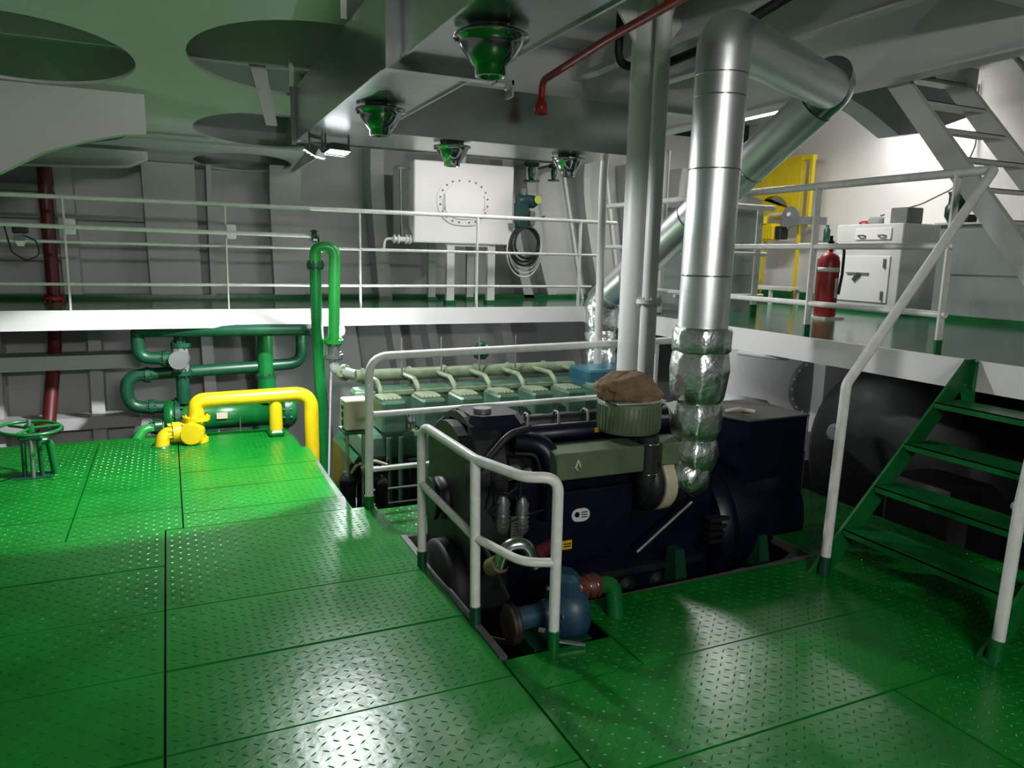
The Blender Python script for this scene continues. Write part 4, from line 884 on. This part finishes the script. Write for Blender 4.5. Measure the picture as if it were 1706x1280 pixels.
for k in range(6):
    a0, a1 = R(-95+k*9), R(-95+(k+1)*9); r_ = .1045
    mb.add([(6.09+r_*math.cos(a0),5.58+r_*math.sin(a0),1.36),(6.09+r_*math.cos(a1),5.58+r_*math.sin(a1),1.36),(6.09+r_*math.cos(a1),5.58+r_*math.sin(a1),1.56),(6.09+r_*math.cos(a0),5.58+r_*math.sin(a0),1.56)], [(0,1,2,3)])
mb.build('label', 'label_white', fe)
MB().box(5.96,6.22,5.45,5.71,1.15,1.17).build('base_plate', 'rail_white', fe)
MB().bar((6.09,5.70,1.15),(6.09,5.70,1.75),.08,.012).build('back_bracket', 'rail_white', fe)
# railing across the side platform
rc = T('railing', 'short white railing crossing the side platform behind the exhaust', 'railing', (5.0,5.92,1.15))
for z, x1, r_ in ((2.24,5.62,.028),(1.78,5.56,.02),(1.36,5.56,.02)): MB().cyl((4.45,5.92,z),(x1,5.92,z),r_,seg=10).build('rail', 'rail_white', rc)
p = MB().bar((5.45,5.92,1.15),(5.45,5.92,2.24),.07,.02).build('post', 'rail_white', rc)
MB().bar((5.45,5.92,1.15),(5.45,5.92,1.27),.074,.024).build('painted_foot', 'pipe_green', p)
cs = T('console', 'pale grey console with sloped dark edge behind the crossing railing', 'console', (5.7,6.7,1.15))
MB().hexa([(5.1,6.5,1.15),(5.98,6.5,1.15),(5.98,7.0,1.15),(5.1,7.0,1.15),(5.1,6.5,2.22),(5.98,6.5,2.27),(5.98,7.0,2.30),(5.1,7.0,2.25)]).build('body', 'grey_paint', cs)
MB().hexa([(5.08,6.485,2.20),(6.0,6.485,2.25),(6.0,7.02,2.28),(5.08,7.02,2.23),(5.08,6.485,2.25),(6.0,6.485,2.30),(6.0,7.02,2.33),(5.08,7.02,2.28)]).build('top_edge', 'mid_grey', cs)
MB().box(5.2,5.9,6.49,6.5,1.55,1.56).build('seam', 'mid_grey', cs)
# yellow wall crane frame
yf = T('grinder_stand', 'yellow arched steel frame with motor on the white bulkhead', 'machine', (7.9,8.3,1.2))
poly = [(7.86,2.25),(7.86,3.14),(8.95,3.14),(8.95,2.70),(8.66,2.62)]
for k in range(0,9):
    a = R(160-k*19.5); poly.append((8.34+.32*math.cos(a)*1.0, 2.34+.30*math.sin(a)))
MB().prism(poly, lambda u,v,d:(d,u,v), 7.9, 7.98).build('arch_panel', 'yellow', yf)
MB().box(7.86,8.0,8.42,8.46,2.70,3.14).build('rib', 'yellow', yf)
MB().bar((7.95,7.72,2.2),(7.95,7.72,3.12),.05,.05).build('side_post', 'yellow', yf)
MB().box(7.92,8.0,7.70,7.90,3.08,3.14).build('top_arm', 'yellow', yf)
mb = MB(); mb.box(7.72,7.9,8.12,8.44,2.0,2.24,.03); mb.lathe((7.8,8.46,2.12),(0,-1,0),[(0,.07),(.02,.10),(.16,.10),(.2,.07)],14); mb.cyl((7.74,8.3,2.24),(7.74,8.3,2.34),.05,seg=12)
for q in range(5): mb.box(7.70,7.72,8.14+.06*q,8.17+.06*q,2.03,2.2)
mb.build('motor', 'yellow', yf)
MB().box(7.74,7.9,8.0,8.10,2.02,2.2,.01).build('switch_box', 'rubber', yf)
MB().bar((7.92,7.83,2.3),(7.92,7.83,1.20),.045,.03).build('down_pipe', 'yellow', yf)
MB().bar((7.92,8.45,2.0),(7.92,8.5,1.20),.045,.03).build('down_pipe', 'yellow', yf)
MB().sweep(fillet([(7.78,8.35,2.26),(7.78,8.25,2.36),(7.78,8.0,2.36)],.08), .03, 10).build('pipe', 'cream', yf)
kb = T('wall_bracket', 'dark grey pierced plate with an arm beside yellow frame', 'bracket', (7.75,7.6,2.3))
MB().prism([(7.62,2.26),(7.66,2.36),(7.74,2.44),(7.82,2.46),(7.92,2.43),(7.98,2.34),(7.98,2.20),(7.86,2.18),(7.84,2.14),(7.82,2.18),(7.62,2.22)], lambda u,v,d:(d,u,v), 7.72, 7.74).build('plate', 'mid_grey', kb)
MB().cyl((7.70,7.83,2.35),(7.72,7.83,2.35),.03,seg=12).build('hole_ring', 'white_clean', kb)
MB().bar((7.74,7.66,2.27),(7.74,7.20,2.24),.02,.10,(0,0,1)).build('arm', 'mid_grey', kb)
MB().bar((7.74,7.8,2.3),(8.28,7.8,2.3),.04,.04).build('wall_mount', 'mid_grey', kb)
one('wall_bottle', MB().lathe((7.4,6.86,1.95),(0,0,1),[(0,.035),(.01,.04),(.16,.04),(.19,.02),(.22,.02)],14), 'dark_green', 'dark green bottle on the white shelf left of cabinet', 'bottle')
one('wall_shelf', MB().box(7.25,8.28,6.7,7.15,1.92,1.95), 'white_clean', 'white shelf on the bulkhead between cabinet and yellow frame', 'shelf')
lb = T('bench', 'low white bench along the bulkhead under yellow frame', 'bench', (7.5,8.2,1.15))
MB().box(7.3,7.84,7.6,9.0,1.34,1.375).build('seat', 'white_paint', lb)
for y in (7.65,8.95):
    for x in (7.33,7.80): MB().bar((x,y,1.15),(x,y,1.34),.04,.04).build('leg', 'white_paint', lb)
oc = T('oil_can', 'steel oil can with long spout on the low white bench', 'oil can', (7.45,8.35,1.375))
MB().lathe((7.45,8.4,1.375),(0,0,1),[(0,.085),(.01,.09),(.20,.08),(.21,.085),(.22,.08)],20).build('body', 'grey_metal', oc)
MB().cyl((7.45,8.34,1.42),(7.43,8.08,1.60),.03,.012,seg=10).build('spout', 'grey_metal', oc)
MB().sweep(fillet([(7.45,8.48,1.57),(7.45,8.58,1.55),(7.45,8.57,1.42),(7.45,8.48,1.41)],.05), .01, 8).build('handle', 'grey_metal', oc)
# teal machine between exhausts
tm = T('compressor', 'teal air compressor on the platform seen between the exhaust pipes', 'compressor', (6.1,8.4,1.15))
MB().lathe((5.75,8.5,1.38),(1,0,0),[(0,.06),(.03,.16),(.5,.16),(.53,.06)],20).build('air_receiver', 'navy', tm)
mb = MB(); mb.box(5.85,6.15,8.38,8.62,1.52,1.72,.04); mb.lathe((6.0,8.5,1.72),(0,0,1),[(0,.07),(.05,.075),(.051,.06),(.07,.075),(.071,.06),(.09,.075),(.12,.05)],14); mb.build('pump_head', 'teal_green', tm)
for x in (5.85,6.2): MB().box(x,x+.06,8.4,8.6,1.15,1.25).build('foot', 'navy', tm)
# lower right: bilge machinery below platform
fb = T('fan_box', 'white box casing with bolted round flange below the side platform', 'casing', (6.5,6.0,-.3))
MB().box(5.2,6.75,6.0,6.8,-.5,.95).build('case', 'white_clean', fb)
mb = MB(); mb.prism([(6.15+.0,.62)]+[(6.40-.22*math.cos(a)*1.0,.34+.31*math.sin(a)) for a in [R(80-20*k) for k in range(9)]]+[(6.40,.04),(6.40,.66)], lambda u,v,d:(u,d,v), 5.98, 6.0); 
fo = MB().lathe((6.42,6.0,.34),(0,-1,0),[(0,.31),(.03,.31),(.04,.26),(.045,.05)],36).build('round_flange', 'mid_grey', fb)
mb = MB()
for k in range(16): a = 2*math.pi*k/16; mb.cyl((6.42+.285*math.cos(a),5.975,.34+.285*math.sin(a)),(6.42+.285*math.cos(a),5.96,.34+.285*math.sin(a)),.014,seg=6)
mb.build('bolts', 'label_white', fo)
MB().box(6.42,6.86,5.80,5.96,-.15,.98).build('front_panel', 'white_clean', fb)
MB().box(6.86,7.1,5.84,5.90,-.12,.95).build('perforated_panel', 'mid_grey', fb)
MB().cyl((7.05,5.78,.95),(7.02,5.78,-.05),.05,seg=12).build('brown_pipe', 'brown_pipe', fb)
one('white_pipe', MB().sweep(fillet([(4.32,4.82,.95),(4.36,4.55,.955),(4.45,4.4,.955)],.05), .022, 10), 'white_paint', 'short white pipe end sticking out below the side platform edge', 'pipe')
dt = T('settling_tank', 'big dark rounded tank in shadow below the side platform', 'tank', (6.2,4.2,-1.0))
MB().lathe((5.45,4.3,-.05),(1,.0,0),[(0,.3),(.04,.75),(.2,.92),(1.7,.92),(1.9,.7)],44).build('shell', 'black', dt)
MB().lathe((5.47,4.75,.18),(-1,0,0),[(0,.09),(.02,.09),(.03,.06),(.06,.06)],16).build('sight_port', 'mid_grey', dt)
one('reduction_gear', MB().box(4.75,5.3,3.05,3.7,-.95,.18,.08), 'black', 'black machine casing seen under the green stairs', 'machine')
one('valve_lever', MB().cyl((4.55,2.6,.30),(4.42,2.35,.22),.035,seg=12), 'grey_paint', 'grey valve lever seen between the stair treads', 'lever')
wh = T('belt_guard', 'dark belt guard box right of the generator', 'guard', (4.2,4.6,-.5))
MB().hexa([(3.9,4.3,-.5),(4.3,4.0,-.5),(4.75,4.9,-.5),(4.4,5.2,-.5),(3.9,4.3,.35),(4.3,4.0,.30),(4.75,4.9,.50),(4.4,5.2,.55)]).build('box', 'engine_dark', wh)
for k in range(3): MB().cyl((3.9+.02*k,4.28,.36-.09*k),(4.42,5.15,.56-.09*k),.014,seg=8).build('edge_pipe', 'pipe_green', wh)

# ================================================================== CEILING LAMPS
def tube_lamp(a, b, label, power, group=None, hang=3.46):
    a, b = Vector(a), Vector(b); c = (a+b)/2
    t = T('ceiling_lamp', label, 'lamp', c, group)
    MB().bar(a+Vector((0,0,.05)), b+Vector((0,0,.05)), .15, .05).build('housing', 'white_clean', t)
    MB().bar(a+Vector((0,0,-.005)), b+Vector((0,0,-.005)), .12, .05).build('diffuser', 'tube_glow', t)
    for p in (a.lerp(b,.15), a.lerp(b,.85)): MB().cyl(p+Vector((0,0,.07)), (p.x,p.y,hang), .01, seg=6).build('hanger', 'white_paint', t)
    l = add_light('tube_light', 'AREA', (0,0,0), power, (1.0,.98,.95), shape='RECTANGLE', size=(b-a).length, size_y=.12); l.parent = t; l.location = (0,0,-.035)
    l.rotation_euler = (0,0,math.atan2((b-a).y,(b-a).x))
    return t
tube_lamp((5.95,6.3,3.30),(5.95,7.45,3.30), 'bright fluorescent lamp behind the exhaust pipe over the side platform', P_TUBE_R, hang=3.76)
tube_lamp((8.0,5.95,3.50),(8.0,6.55,3.50), 'assumed fluorescent lamp beside the white bulkhead hidden behind the grey trunk', P_TUBE_R*.3, hang=3.76)  # assumed lamp, never in sight, makes the bright spot on the bulkhead
tube_lamp((2.4,6.75,2.95),(3.4,6.75,2.95), 'added fluorescent lamp above the walkway tank hidden by the duct', P_ADDED_TUBE)  # added lamp, out of sight, brightens the tank and hull side
def assumed_wall_lamp(x0, x1, y, z, label, power, ny):
    t = T('assumed_wall_lamp', label, 'lamp', ((x0+x1)/2,y,z))
    MB().box(x0-.04,x1+.04,min(y,y-ny*.06),max(y,y-ny*.06),z-.12,z+.12,.01).build('housing', 'white_clean', t)
    MB().cyl((x0,y+ny*.02,z+.04),(x1,y+ny*.02,z+.04),.018,seg=10).build('tube', 'tube_glow', t)
    MB().cyl((x0,y+ny*.02,z-.04),(x1,y+ny*.02,z-.04),.018,seg=10).build('tube', 'tube_glow', t)
    l = add_light('tube_light', 'AREA', (0,0,0), power, (1.0,.98,.95), shape='RECTANGLE', size=x1-x0, size_y=.2); l.parent = t; l.location = (0,ny*.05,0)
    l.rotation_euler = Vector((0,ny,-.12)).to_track_quat('-Z','Y').to_euler()
    return t
assumed_wall_lamp(.2, 1.4, -2.43, 2.75, 'assumed unseen twin tube lamp on the bulkhead behind the camera', P_ASSUMED_WALL, 1)  # assumed lamp out of view, added to light pillar, rails and exhaust
ub = T('added_platform_lamp', 'added unseen round lamp under the side platform deck behind edge beam', 'lamp', (4.75,5.3,1.05))  # added lamp, out of sight, brightens the white casing below the platform
MB().cyl((4.75,5.3,1.098),(4.75,5.3,1.06),.06,seg=16).build('base', 'mid_grey', ub)
MB().ball((4.75,5.3,1.05), .045, sc=(1,1,.6)).build('globe', 'tube_glow', ub)
l = add_light('added_platform_light', 'POINT', (0,0,0), 16, (.94,.97,1.0), shadow_soft_size=.05); l.parent = ub; l.location = (0,0,-.06)
